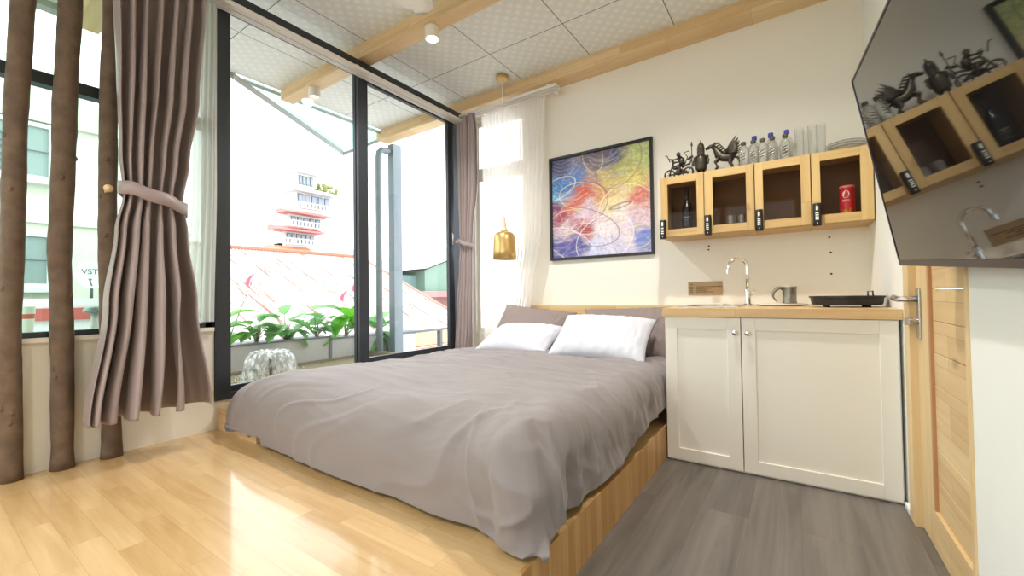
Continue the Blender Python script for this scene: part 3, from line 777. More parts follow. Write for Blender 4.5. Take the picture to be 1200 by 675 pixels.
# electric griddle / hob
hob = thing('electric_griddle', 'black electric griddle pan standing on the worktop by the corner', 'cooker', (.215, 2.72, .838))
HX, HY = .213, 2.74
obj('pan', L([(0, .849), (.138, .849), (.144, .853), (.149, .884), (.156, .888), (.156, .895), (.148, .895), (.142, .862), (0, .860)], (HX, HY, 0), 64, sy=.85), M_black, hob, smooth=True, auto=.7)
for dx, dy in ((-.08, -.07), (.08, -.07), (-.08, .07), (.08, .07)):
    obj('foot', L([(0, .838), (.012, .838), (.010, .851), (0, .851)], (HX + dx, HY + dy, 0), 14), M_black, hob, smooth=True)
obj('handle', T([(HX + .10, HY + .11, .892), (HX + .10, HY + .12, .915), (HX + .12, HY + .12, .918), (HX + .12, HY + .11, .892)], .004, 8), M_black, hob, smooth=True)

# card sign on the wall
cs = thing('card_sign', 'brown card sign with lines of small print fixed to the wall above the sink', 'sign', (-.545, YB, .955))
obj('card', B(-.662, -.432, YB - .006, YB, .905, 1.004), M_card, cs)
bm = bmesh.new()
random.seed(3)
box(bm, -.648, -.628, YB - .0068, YB - .0058, .982, .986)
for i, (w0, w1) in enumerate(((.04, .165), (.04, .10), (.04, .07), (.03, .11))):
    z = .966 - i*.0125
    x = -.65
    while x < -.65 + .018: box(bm, x, x + .006, YB - .0068, YB - .0058, z - .0025, z + .0025); x += .0075
    x = -.605 
    while x < -.605 + w1: 
        q = random.uniform(.004, .012); box(bm, x, x + q, YB - .0068, YB - .0058, z - .0025, z + .0025); x += q + .003
obj('lettering', bm, M_ink, cs)
for q, (x, z, lb) in enumerate(((-.515, 1.262, 'upper of two dark screws in the wall below the second cupboard unit'), (-.518, 1.235, 'lower of two dark screws in the wall below the second cupboard unit'),
                (.185, 1.262, 'dark screw head in the wall just below the right end of the wall cupboard'), (.19, 1.165, 'dark screw head in the wall midway between the wall cupboard and the griddle'), (.19, 1.03, 'dark screw head in the wall just above the griddle'))):
    s = obj('wall_screw', T([(x, YB, z), (x, YB - .004, z), (x, YB - .006, z)], [.006, .006, .003], 10), M_ink, smooth=True); tag(s, lb, 'screw', 'screws left in the wall')

# ------------------------------------------------------------------ wall cupboards: four units side by side
KY, KZ0, KZ1 = 3.027, 1.312, 1.735
def text_bm(items):
    """items: (string, size, location, rotation, x-scale) -> one bmesh of flat lettering"""
    bm = bmesh.new()
    for st, size, loc, rot, sx in items:
        c = bpy.data.curves.new('lettering', 'FONT'); c.body = st; c.size = size; c.extrude = .0004; c.align_x = 'CENTER'; c.align_y = 'CENTER'
        o = bpy.data.objects.new('lettering', c); COL.objects.link(o)
        me = bpy.data.meshes.new_from_object(o)
        me.transform(Matrix.Translation(loc) @ Euler(rot).to_matrix().to_4x4() @ Matrix.Diagonal((sx, 1, 1, 1)))
        bm.from_mesh(me); bpy.data.objects.remove(o); bpy.data.curves.remove(c); bpy.data.meshes.remove(me)
    return bm
units = ((-.777, -.492, 'first wall cupboard unit from the picture, with a dark bottle behind its glass door', .049, .046),
         (-.492, -.200, 'second wall cupboard unit from the picture, with drinking glasses behind its glass door', .052, .046),
         (-.200, .090, 'third wall cupboard unit from the picture, empty behind its glass door', .046, .050),
         (.090, .374, 'fourth wall cupboard unit from the picture, holding a red crisp tube behind its glass door', .044, .058))
M_carc = plain('dark_stained_inside', lin(128, 98, 70), .7, var=.12)
for x0, x1, lb, sl, sr in units:
    u = thing('wall_cupboard', lb, 'cupboard', ((x0 + x1)/2, 3.17, KZ0), 'glazed pine wall cupboards')
    g = .001
    obj('carcass', B((x0 + g, x0 + .016, KY + .021, YB, KZ0, KZ1), (x1 - .016, x1 - g, KY + .021, YB, KZ0, KZ1), (x0 + .016, x1 - .016, KY + .021, YB, KZ0, KZ0 + .016), (x0 + .016, x1 - .016, KY + .021, YB, KZ1 - .016, KZ1)), M_cabw, u)
    obj('back_panel', B(x0 + .016, x1 - .016, YB - .012, YB - .002, KZ0 + .016, KZ1 - .016), M_carc, u, label='dark brown inner back board')
    bm = bmesh.new(); y0, y1 = KY, KY + .02
    a, b, c, d = x0 + .003, x1 - .003, KZ0 + .003, KZ1 - .003
    box(bm, a, x0 + sl, y0, y1, c, d); box(bm, x1 - sr, b, y0, y1, c, d)
    dr = obj('door', bm, M_cabv, u, bevel=.0012)
    for q in ((c, c + .05), (d - .05, d)): obj('door_rail', B(x0 + sl, x1 - sr, y0, y1, *q), M_cabw, dr, bevel=.0012)
    obj('pane', B(x0 + sl - .004, x1 - sr + .004, y0 + .009, y0 + .012, c + .046, d - .046), M_glassc, dr)
    hx = x0 + .022 if x0 < -.6 else x0 + .024
    hz0, hz1 = 1.300, 1.432
    obj('handle', L([(0, hz0), (.019, hz0), (.0205, hz0 + .003), (.0205, hz1 - .004), (.018, hz1), (0, hz1)], (hx, KY - .022, 0), 28), M_black, dr, smooth=True, auto=.7, label='black cylindrical pull with white markings')
    bm = bmesh.new()
    def patch(ang0, ang1, z0, z1, r=.0209):
        n = 5; P0 = []
        for k in range(n+1):
            A = ang0 + (ang1 - ang0)*k/n; P0.append((bm.verts.new((hx + r*math.sin(A), KY - .022 - r*math.cos(A), z0)), bm.verts.new((hx + r*math.sin(A), KY - .022 - r*math.cos(A), z1))))
        for p_, q_ in zip(P0, P0[1:]): bm.faces.new((p_[0], q_[0], q_[1], p_[1]))
    patch(-.30, .25, hz1 - .040, hz1 - .020); patch(-.20, .15, hz1 - .044, hz1 - .016)
    for i in range(4):
        z = hz1 - .058 - i*.012; patch(-.42, -.12, z - .004, z + .004); patch(-.02, .34, z - .004, z + .003)
    patch(-.1, .1, hz0 + .012, hz0 + .018)
    obj('printing', bm, M_paper, dr)

# contents of the cupboards
SB = KZ0 + .0165
b1 = thing('wine_bottle', 'black wine bottle standing inside the first wall cupboard from the picture', 'bottle', (-.622, 3.14, SB))
obj('bottle_glass', L([(0, SB), (.033, SB), (.036, SB + .006), (.036, SB + .185), (.033, SB + .205), (.018, SB + .235), (.014, SB + .25), (.0135, SB + .30), (0, SB + .302)], (-.622, 3.14, 0), 36), plain('bottle_black', lin(20, 15, 16), .25, var=.1), b1, smooth=True, auto=.8)
obj('capsule', L([(.0145, SB + .255), (.0152, SB + .30), (.0145, SB + .335), (0, SB + .336)], (-.622, 3.14, 0), 24), plain('capsule', lin(60, 40, 38), .5), b1, smooth=True)
bm = bmesh.new()
for z, hh, w in ((SB + .125, .007, .6), (SB + .108, .002, .5), (SB + .075, .004, .5)):
    n = 10; Q = []
    for k in range(n+1):
        A = -w + 2*w*k/n; Q.append((bm.verts.new((-.622 + .0365*math.sin(A), 3.14 - .0365*math.cos(A), z - hh/2)), bm.verts.new((-.622 + .0365*math.sin(A), 3.14 - .0365*math.cos(A), z + hh/2))))
    for p_, q_ in zip(Q, Q[1:]): bm.faces.new((p_[0], q_[0], q_[1], p_[1]))
obj('bottle_label', bm, plain('silver_print', lin(130, 128, 124), .5), b1)
for (x, r, hgt, lb) in ((-.345, .030, .10, 'cut glass tumbler inside the second wall cupboard, the wider of two'), (-.282, .022, .098, 'narrow drinking glass inside the second wall cupboard')):
    g_ = obj('drinking_glass', L([(0, SB), (r*.9, SB), (r, SB + .01), (r, SB + hgt), (r - .003, SB + hgt), (r - .003, SB + .014), (0, SB + .012)], (x, 3.10, 0), 24), M_glassw, smooth=True, auto=.7)
    tag(g_, lb, 'glass')
cr = thing('crisp_tube', 'tall red snack tube inside the fourth wall cupboard', 'snack tube', (.262, 3.12, SB))
cx_, cy_, cr_ = .262, 3.12, .036
obj('tube_body', L([(0, SB), (cr_, SB), (cr_, SB + .195), (0, SB + .195)], (cx_, cy_, 0), 40), M_redcan, cr, smooth=True, auto=.7)
obj('tube_lid', L([(cr_ + .001, SB + .191), (cr_ + .002, SB + .200), (cr_ - .001, SB + .204), (0, SB + .203)], (cx_, cy_, 0), 40), plain('pink_lid', lin(224, 120, 120), .4), cr, smooth=True)
bm = bmesh.new()
def cyl_patch(bm, ang, z, w, h, r=cr_ + .0006, n=24):
    vs = [bm.verts.new((cx_ + r*math.sin(ang + w*math.cos(2*PI*k/n)/r), cy_ - r*math.cos(ang + w*math.cos(2*PI*k/n)/r), z + h*math.sin(2*PI*k/n))) for k in range(n)]
    bm.faces.new(vs)
cyl_patch(bm, -.25, SB + .152, .017, .021)
obj('printing', bm, M_paper, cr, label='plain white oval on the tube')
its = []
for i, ch in enumerate('PRINGLES'):
    A = -.25 + (i - 3.5)*.125
    its.append((ch, .017, (cx_ + (cr_ + .0012)*math.sin(A), cy_ - (cr_ + .0012)*math.cos(A), SB + .115), (PI/2, 0, A), .45))
obj('lettering', text_bm(its), M_paper, cr)
bm = bmesh.new()
for k in range(9):
    A = -.7 + .13*k; z = SB + .045 + .02*noise.noise((k*3.1, 0, 0)); 
    r = cr_ + .0007
    q = [(A - .06, z - .014), (A + .07, z - .004), (A + .05, z + .022), (A - .03, z + .018)]
    bm.faces.new([bm.verts.new((cx_ + r*math.sin(a), cy_ - r*math.cos(a), b)) for a, b in q])
obj('crisp_print', bm, M_gold, cr)
gt = obj('gold_tin', L([(0, SB), (.030, SB), (.032, SB + .004), (.032, SB + .038), (.029, SB + .044), (0, SB + .046)], (.178, 3.10, 0), 30), M_gold, smooth=True, auto=.7)
tag(gt, 'small round gold tin beside the red snack tube', 'tin')

# ------------------------------------------------------------------ on top of the cupboards
KT = KZ1 + .0005
# scrap-metal motorcycle rider
m1 = thing('metal_rider_figurine', 'dark scrap-metal motorcycle and rider figurine on the cupboard, nearest the picture', 'figurine', (-.67, 3.14, KT))
for cx in (-.735, -.61):
    bm = bmesh.new()
    tube(bm, [(cx + .034*math.cos(2*PI*k/20), 3.14, KT + .04 + .034*math.sin(2*PI*k/20)) for k in range(20)], .006, 8, closed=True)
    for k in range(6): tube(bm, [(cx, 3.14, KT + .04), (cx + .03*math.cos(PI*k/3), 3.14, KT + .04 + .03*math.sin(PI*k/3))], .0018, 5)
    ellipsoid(bm, (cx, 3.14, KT + .04), .008, .010, .008, n=8)
    obj('wheel', bm, M_iron, m1, smooth=True)
bm = bmesh.new()
for p in (((-.735, 3.14, KT + .04), (-.715, 3.14, KT + .10), (-.705, 3.14, KT + .125)), ((-.715, 3.14, KT + .09), (-.67, 3.14, KT + .08), (-.61, 3.14, KT + .04)), ((-.735, 3.14, KT + .04), (-.68, 3.14, KT + .04), (-.61, 3.14, KT + .04)), ((-.65, 3.14, KT + .08), (-.62, 3.14, KT + .095), (-.60, 3.14, KT + .10)),
          ((-.705, 3.10, KT + .135), (-.705, 3.14, KT + .125), (-.705, 3.18, KT + .135))):
    tube(bm, p, .006, 8)
ellipsoid(bm, (-.69, 3.14, KT + .088), .028, .016, .016, n=10); ellipsoid(bm, (-.672, 3.14, KT + .05), .026, .022, .022, n=10)
obj('motorcycle', bm, M_iron, m1, smooth=True)
bm = bmesh.new()
tube(bm, [(-.645, 3.14, KT + .10), (-.652, 3.14, KT + .135), (-.665, 3.14, KT + .16)], [.018, .022, .012], 10); ellipsoid(bm, (-.672, 3.14, KT + .178), .015, .014, .018, n=10)
for s in (-1, 1):
    tube(bm, [(-.66, 3.14 + s*.018, KT + .152), (-.685, 3.14 + s*.034, KT + .135), (-.705, 3.14 + s*.034, KT + .137)], .006, 7)
    tube(bm, [(-.645, 3.14 + s*.014, KT + .10), (-.672, 3.14 + s*.026, KT + .095), (-.66, 3.14 + s*.026, KT + .055), (-.672, 3.14 + s*.026, KT + .05)], .008, 7)
obj('rider', bm, M_iron, m1, smooth=True)
bm = bmesh.new()
tube(bm, [(-.72, 3.10, KT + .12), (-.74, 3.09, KT + .17), (-.752, 3.09, KT + .165)], .0035, 6); tube(bm, [(-.72, 3.18, KT + .12), (-.735, 3.19, KT + .17), (-.75, 3.19, KT + .172)], .0035, 6)
tube(bm, [(-.63, 3.14, KT + .10), (-.612, 3.14, KT + .15), (-.632, 3.14, KT + .185), (-.60, 3.14, KT + .19)], .0035, 6); tube(bm, [(-.612, 3.14, KT + .13), (-.575, 3.14, KT + .15)], [.008, .010], 8)
tube(bm, [(-.60, 3.14, KT + .09), (-.585, 3.14, KT + .13)], .005, 6)
obj('handlebars', bm, M_iron, m1, smooth=True)
# knight guard
gx, gy = -.522, 3.13
m2 = thing('metal_guard_figurine', 'dark metal knight figurine with a domed helmet and a spear, standing on the cupboard', 'figurine', (gx, gy, KT))
obj('body', L([(0, .035), (.030, .035), (.036, .045), (.037, .09), (.038, .118), (.034, .134), (.014, .14), (0, .14)], (gx, gy, KT), 24), M_iron, m2, smooth=True)
bm = L([(.024, .138), (.0245, .15), (.0245, .185), (.021, .208), (.013, .222), (.005, .227), (.004, .242), (0, .244)], (gx, gy, KT), 20)
obj('helmet', bm, M_iron, m2, smooth=True)
obj('visor', B((gx - .014, gx + .010, gy - .0275, gy - .022, KT + .172, KT + .192), (gx - .003, gx + .003, gy - .029, gy - .022, KT + .15, KT + .19)), M_black, m2)
for s in (-1, 1):
    bm = bmesh.new(); tube(bm, [(gx + s*.016, gy, KT + .04), (gx + s*.018, gy, KT + .012), (gx + s*.018, gy - .014, KT + .004)], [.010, .008, .007], 8); obj('leg', bm, M_iron, m2, smooth=True)
    bm = bmesh.new(); tube(bm, [(gx + s*.032, gy, KT + .125), (gx + s*.046, gy - .006, KT + .10), (gx + s*.045, gy - .02, KT + .07)], [.011, .009, .007], 8); ellipsoid(bm, (gx + s*.036, gy, KT + .125), .014, .014, .012, n=10); obj('arm', bm, M_iron, m2, smooth=True)
obj('spear', (lambda b: (tube(b, [(gx - .055, gy - .02, KT + .002), (gx - .055, gy - .02, KT + .215)], .003, 6), tube(b, [(gx - .055, gy - .02, KT + .205), (gx - .055, gy - .02, KT + .218), (gx - .055, gy - .02, KT + .245)], [.003, .008, .0008], 6), b)[2])(bmesh.new()), M_iron, m2, smooth=True)
# winged horse
hx_, hy_ = -.375, 3.14
m3 = thing('metal_winged_horse', 'dark metal winged horse figurine on a flat base, on the cupboard', 'figurine', (hx_, hy_, KT))
obj('base', B(hx_ - .095, hx_ + .075, hy_ - .03, hy_ + .03, KT, KT + .016), M_iron, m3, bevel=.003)
bm = bmesh.new()
tube(bm, [(hx_ + .055, hy_, KT + .085), (hx_ + .03, hy_, KT + .095), (hx_ - .01, hy_, KT + .10), (hx_ - .035, hy_, KT + .125), (hx_ - .055, hy_, KT + .165), (hx_ - .075, hy_, KT + .192)], [.014, .030, .028, .030, .019, .014], 12)
tube(bm, [(hx_ - .060, hy_, KT + .190), (hx_ - .088, hy_, KT + .190), (hx_ - .118, hy_, KT + .176)], [.014, .014, .008], 10)
for s in (-1, 1): tube(bm, [(hx_ - .066, hy_ + s*.008, KT + .198), (hx_ - .06, hy_ + s*.009, KT + .216)], [.005, .001], 5)
for s in (-1, 1):
    tube(bm, [(hx_ - .03, hy_ + s*.015, KT + .105), (hx_ - .06, hy_ + s*.016, KT + .075), (hx_ - .045, hy_ + s*.016, KT + .045), (hx_ - .06, hy_ + s*.016, KT + .016)], [.013, .008, .006, .006], 7)
    tube(bm, [(hx_ + .04, hy_ + s*.015, KT + .09), (hx_ + .03, hy_ + s*.016, KT + .055), (hx_ + .048, hy_ + s*.016, KT + .035), (hx_ + .038, hy_ + s*.016, KT + .016)], [.016, .010, .006, .007], 7)
tube(bm, [(hx_ + .055, hy_, KT + .095), (hx_ + .08, hy_, KT + .085), (hx_ + .085, hy_, KT + .05)], [.008, .010, .003], 7)
obj('horse_body', bm, M_iron, m3, smooth=True)
obj('mane', (lambda b: ([tube(b, [(hx_ - .058 + i*.010, hy_, KT + .200 - i*.016), (hx_ - .040 + i*.012, hy_, KT + .206 - i*.014), (hx_ - .028 + i*.012, hy_, KT + .195 - i*.016)], [.005, .006, .001], 6) for i in range(5)], b)[1])(bmesh.new()), M_iron, m3, smooth=True)
for s in (-1, 1):
    bm = bmesh.new()
    for i in range(7):
        L_ = .125 - .010*i; A = math.radians(58 - 10*i)
        tube(bm, [(hx_ + .0 + .004*i, hy_ + s*.022, KT + .115), (hx_ + L_*.5*math.cos(A) + .01, hy_ + s*.035, KT + .12 + L_*.5*math.sin(A)), (hx_ + L_*math.cos(A) + .012, hy_ + s*.045, KT + .12 + L_*math.sin(A))], [.006, .012, .001], 6, sx=.4)
    obj('wing', bm, M_iron, m3, smooth=True)

# small clear bottles
def vial(x, y, hgt, r, capmat, label, group, first=None):
    b = thing('clear_bottle', label, 'bottle', (x, y, KT), group)
    obj('bottle_glass', L([(0, 0), (r*.92, 0), (r, .006), (r, hgt*.66), (r*.86, hgt*.74), (r*.45, hgt*.83), (r*.42, hgt*.90), (r*.38, hgt*.90), (r*.40, hgt*.82), (r*.80, hgt*.73), (r*.9, hgt*.65), (r*.9, .01), (0, .008)], (x, y, KT), 28), M_glassw, b, smooth=True)
    obj('cap', L([(0, hgt*.88), (r*.46, hgt*.88), (r*.50, hgt*.89), (r*.50, hgt*.985), (r*.42, hgt), (0, hgt)], (x, y, KT), 20), capmat, b, smooth=True, auto=.7)
    bm = bmesh.new(); rr = r + .0008
    for k in range(3):
        z0 = KT + hgt*.22 + k*.018
        q = [(-.5, z0), (.35, z0 + .012), (.35, z0 + .018), (-.5, z0 + .006)]
        bm.faces.new([bm.verts.new((x + rr*math.sin(a), y - rr*math.cos(a), z)) for a, z in q])
    obj('printing', bm, M_ink, b)
    return b
gcap = plain('grey_cap', lin(96, 90, 82), .35, .7); bcap = plain('blue_cap', lin(50, 60, 170), .4)
v0 = vial(-.261, 3.10, .165, .030, gcap, 'clear grey-capped bottle on the cupboard, right beside the winged horse figurine', 'grey-capped bottles on the cupboards')
ords = ('second', 'third', 'fourth', 'fifth')
for i, x in enumerate((-.205, -.152, -.100, -.033)):
    dup(v0, (x, 3.10, KT), 'clear grey-capped bottle on the cupboard, %s in the row from the winged horse' % ords[i])
v1 = vial(-.206, 3.22, .228, .031, bcap, 'clear blue-capped bottle in the back row, nearest the winged horse figurine', 'blue-capped bottles behind')
dup(v1, (-.113, 3.22, KT), 'clear blue-capped bottle in the back row, middle one of three')
dup(v1, (-.025, 3.22, KT), 'clear blue-capped bottle in the back row, nearest the tall glasses')
gl = obj('tall_glass', L([(0, 0), (.021, 0), (.0215, .004), (.024, .19), (.0225, .19), (.0198, .008), (0, .007)], (0, 0, 0), 26), M_glassw, smooth=True, auto=.8)
gl.location = (.040, 3.12, KT); tag(gl, 'tall clear drinking glass on the cupboard, first after the bottles', 'glass', 'tall glasses on the cupboards')
for i, (x, y) in enumerate(((.082, 3.20), (.105, 3.10), (.148, 3.12))):
    dup(gl, (x, y, KT), ('tall clear drinking glass on the cupboard, set back against the wall', 'tall clear drinking glass on the cupboard, third after the bottles', 'tall clear drinking glass on the cupboard, last one before the glass plates')[i])
for i, (r, z, lb) in enumerate(((.095, 0, 'lowest of the stacked clear glass plates on the cupboard'), (.10, .014, 'middle of the stacked clear glass plates on the cupboard'), (.098, .028, 'topmost of the stacked clear glass plates on the cupboard'))):
    q = obj('glass_plate', L([(0, z), (r*.5, z), (r*.8, z + .012), (r, z + .03), (r*.985, z + .033), (r*.78, z + .017), (r*.48, z + .005), (0, z + .005)], (.268, 3.17, KT), 44), M_glassw, smooth=True)
    tag(q, lb, 'plate', 'glass plates on the cupboards')

# ------------------------------------------------------------------ abstract picture
pc = thing('framed_picture', 'large black-framed abstract picture in blue, orange and yellow on the back wall', 'picture', (-1.355, YB, 1.69))
X0, X1, Z0, Z1 = -1.815, -.899, 1.228, 2.148
f_ = .022
obj('frame', B((X0, X0 + f_, YB - .03, YB, Z0, Z1), (X1 - f_, X1, YB - .03, YB, Z0, Z1), (X0 + f_, X1 - f_, YB - .03, YB, Z0, Z0 + f_), (X0 + f_, X1 - f_, YB - .03, YB, Z1 - f_, Z1)), M_frame, pc, bevel=.002)
def art():
    n = 260; bm = bmesh.new(); cl = bm.loops.layers.color.new('art')
    S = lambda *c: Vector(lin(*c)[:3])
    ctrl = [((.05, .95), S(70, 70, 110)), ((.12, .75), S(40, 120, 190)), ((.05, .62), S(60, 170, 210)), ((.3, .78), S(80, 120, 180)), ((.45, .92), S(90, 70, 90)), ((.65, .95), S(80, 80, 120)), ((.8, .82), S(190, 190, 110)), ((.95, .9), S(190, 205, 130)),
            ((.6, .72), S(210, 190, 110)), ((.85, .65), S(224, 210, 110)), ((.5, .6), S(214, 150, 80)), ((.3, .6), S(205, 90, 50)), ((.2, .52), S(200, 110, 80)), ((.65, .5), S(235, 215, 160)), ((.9, .48), S(214, 120, 100)), ((.75, .38), S(236, 222, 215)), ((.1, .42), S(160, 60, 80)),
            ((.03, .5), S(120, 50, 90)), ((.4, .42), S(215, 190, 210)), ((.12, .3), S(215, 195, 200)), ((.38, .28), S(170, 70, 60)), ((.55, .25), S(236, 220, 225)), ((.8, .2), S(226, 210, 225)), ((.95, .12), S(110, 130, 200)), ((.25, .1), S(70, 70, 150)), ((.05, .08), S(80, 80, 150)),
            ((.45, .08), S(200, 205, 235)), ((.65, .08), S(205, 200, 225)), ((.97, .3), S(220, 190, 200))]
    loops = [((.32, .60), .24, .13, -.15, (235, 225, 170)), ((.36, .27), .145, .055, -.1, (240, 225, 225)), ((.28, .5), .32, .22, .2, (90, 60, 120)), ((.64, .74), .06, .025, 0, (150, 150, 170)), ((.45, .96), .10, .16, .3, (235, 215, 160)), ((.05, .7), .22, .10, .3, (220, 235, 245)),
             ((.72, .45), .10, .02, .2, (60, 50, 60)), ((.55, .15), .30, .22, .4, (245, 240, 245)), ((.2, .12), .30, .14, -.5, (235, 230, 245)), ((.8, .3), .3, .35, .4, (245, 235, 230)), ((.15, .35), .2, .12, .2, (230, 215, 180)), ((.7, .85), .25, .2, .8, (120, 100, 110)), ((.9, .15), .12, .10, .5, (230, 225, 110)), ((.3, .3), .42, .18, -.3, (110, 90, 130))]
    loops = [(c, a, b, r, S(*k)) for c, a, b, r, k in loops]
    W = X1 - X0 - 2*f_; Hh = Z1 - Z0 - 2*f_
    V = [[bm.verts.new((X0 + f_ + W*i/n, YB - .012, Z0 + f_ + Hh*j/n)) for j in range(n+1)] for i in range(n+1)]
    def colr(s, t):
        w1 = noise.noise((s*4, t*4, 1)); w2 = noise.noise((s*4, t*4, 5))
        ss = s + .09*w1 + .06*noise.noise((s*9, t*16, 2)); tt = t + .07*w2 + .06*noise.noise((s*9, t*26, 7))
        tot = 0; c = Vector((0, 0, 0))
        for (p, q), k in ctrl:
            w = 1/((ss-p)**2 + (tt-q)**2 + .0008)**1.7; tot += w; c += k*w
        c /= tot
        ridge = 1 - abs(noise.noise((s*9 + 2*w1, t*26 + 2*w2, 3)))*3
        if ridge > 0: c = c.lerp(Vector((.9, .86, .86)), .30*ridge**4)
        dk = 1 - abs(noise.noise((s*12 + 3*w2, t*17, 11)))*4
        if dk > 0: c = c.lerp(Vector((.10, .07, .12)), .28*dk**3)
        c *= 1 + .22*noise.noise((s*45, t*60, 4))
        for (cxx, cyy), a, b, r, k in loops:
            dx, dy = s - cxx, t - cyy; x = dx*math.cos(r) + dy*math.sin(r); y = -dx*math.sin(r) + dy*math.cos(r)
            d = abs(math.hypot(x/a, y/b) - 1)*min(a, b)*(.6 + .4*abs(x)/a)
            if d < .0045: c = c.lerp(k, .7*(1 - d/.0045)**.6)
        return (max(0, c.x), max(0, c.y), max(0, c.z), 1)
    cc = [[colr(i/n, j/n) for j in range(n+1)] for i in range(n+1)]
    for i in range(n):
        for j in range(n):
            f = bm.faces.new((V[i][j], V[i+1][j], V[i+1][j+1], V[i][j+1]))
            for lp, q in zip(f.loops, ((i, j), (i+1, j), (i+1, j+1), (i, j+1))):
                c = cc[q[0]][q[1]]
                g = lambda x: 12.92*x if x <= .0031308 else 1.055*min(x, 1)**(1/2.4) - .055
                lp[cl] = (g(c[0]), g(c[1]), g(c[2]), 1)
    m, nt, p = newmat('abstract_print'); a = N(nt, 'ShaderNodeVertexColor'); a.layer_name = 'art'
    nt.links.new(a.outputs[0], p.inputs['Base Color']); p.inputs['Roughness'].default_value = .35
    return bm, m
abm, M_art = art()
obj('print', abm, M_art, pc, label='abstract swirling print')

# ------------------------------------------------------------------ television on the right wall
A_ = Vector((.1714, 1.7936, 1.6231)); Bq = Vector((.2841, 1.8363, 1.0007)); n_ = Vector((-.98324, -.02942, -.17994)).normalized()
u_ = (Bq - A_); u_ = (u_ - n_*(u_.dot(n_))).normalized(); e_ = n_.cross(u_).normalized()
if e_.y > 0: e_ = -e_
TH, TW = .634, 1.12
O = A_
tv = thing('television', 'large wall-mounted black television tilted down beside the door, reflecting the kitchen', 'television', tuple(O + u_*TH*.5 + e_*TW*.5))
def obox(bm, a0, a1, b0, b1, c0, c1):   # along e, along u (down), along n (towards the room)
    vs = [O + e_*x + u_*y + n_*z for x, y, z in ((a0,b0,c0),(a1,b0,c0),(a1,b1,c0),(a0,b1,c0),(a0,b0,c1),(a1,b0,c1),(a1,b1,c1),(a0,b1,c1))]
    v = [bm.verts.new(p) for p in vs]
    for f in ((0,3,2,1),(4,5,6,7),(0,1,5,4),(1,2,6,5),(2,3,7,6),(3,0,4,7)): bm.faces.new([v[i] for i in f])
    bmesh.ops.recalc_face_normals(bm, faces=bm.faces[:])
bm = bmesh.new(); obox(bm, .008, TW - .008, .008, TH - .018, -.004, 0); obj('screen', bm, M_tv, tv)
bm = bmesh.new()
obox(bm, 0, .008, 0, TH, -.03, .002); obox(bm, TW - .008, TW, 0, TH, -.03, .002); obox(bm, .008, TW - .008, 0, .008, -.03, .002); obox(bm, .008, TW - .008, TH - .018, TH, -.03, .002)
obj('bezel', bm, M_bezel, tv, bevel=.0015)
bm = bmesh.new(); obox(bm, .008, TW - .008, .008, TH - .018, -.028, -.006); obj('rear_housing', bm, M_black, tv, bevel=.003)
bm = bmesh.new(); c_ = O + e_*TW*.5 + u_*TH*.45
tube(bm, [c_ - n_*.028, (XR - .012, c_.y, c_.z)], .02, 10); box(bm, XR - .012, XR, c_.y - .1, c_.y + .1, c_.z - .12, c_.z + .12)
obj('wall_bracket', bm, M_black, tv)

# ------------------------------------------------------------------ door in the right wall
DX = XR
d1 = struct('door_1', B((DX + .012, DX + .047, 2.075, 2.235, .004, 2.05), (DX + .012, DX + .047, 1.605, 1.655, .004, 2.05)), M_doorv, 'pine door in the right wall below the television', bevel=.002)
for q in ((.004, .14), (1.93, 2.05)): obj('door_rail', B(DX + .012, DX + .047, 1.655, 2.075, *q), M_door, d1, bevel=.002)
zs = [.14 + i*(1.79/16) for i in range(17)]
obj('plank_panel', B(*[(DX + .022, DX + .037, 1.655, 2.075, zs[i] + .001, zs[i+1] - .001) for i in range(16)]), M_door, d1, bevel=.002)
obj('panel_bead', B((DX + .012, DX + .026, 2.055, 2.075, .14, 1.93)), plain('reddish_bead', lin(190, 140, 96), .5), d1, bevel=.002, label='darker beading along the panel edge')
obj('door_frame', B((DX - .012, DX + .06, 2.235, 2.324, 0, 2.08), (DX - .006, DX + .06, 1.585, 1.603, 0, 2.08), (DX - .012, DX + .06, 1.603, 2.235, 2.052, 2.08)), M_doorv, d1, bevel=.002)
hd = obj('handle_plate', B(DX + .004, DX + .012, 2.160, 2.205, .735, .925), M_steel, d1, bevel=.002)
obj('lever_handle', (lambda b: (tube(b, [(DX + .006, 2.185, .885), (DX - .04, 2.185, .885), (DX - .045, 2.20, .885), (DX - .045, 2.245, .887), (DX - .045, 2.29, .890)], [.011, .010, .011, .012, .012], 12, sx=1.0), b)[1])(bmesh.new()), M_steel, hd, smooth=True)
obj('thumb_turn', (lambda b: (tube(b, [(DX + .006, 2.185, .80), (DX - .02, 2.185, .80)], .012, 12), box(b, DX - .03, DX - .018, 2.18, 2.205, .785, .812), b)[2])(bmesh.new()), M_steel, hd, smooth=False)
struct('baseboard_right', B((DX - .012, DX, 2.324, 2.415, 0, .02), (DX - .008, DX, -2.5, 1.583, 0, .02)), M_wall_r, 'low white skirting on the right wall')

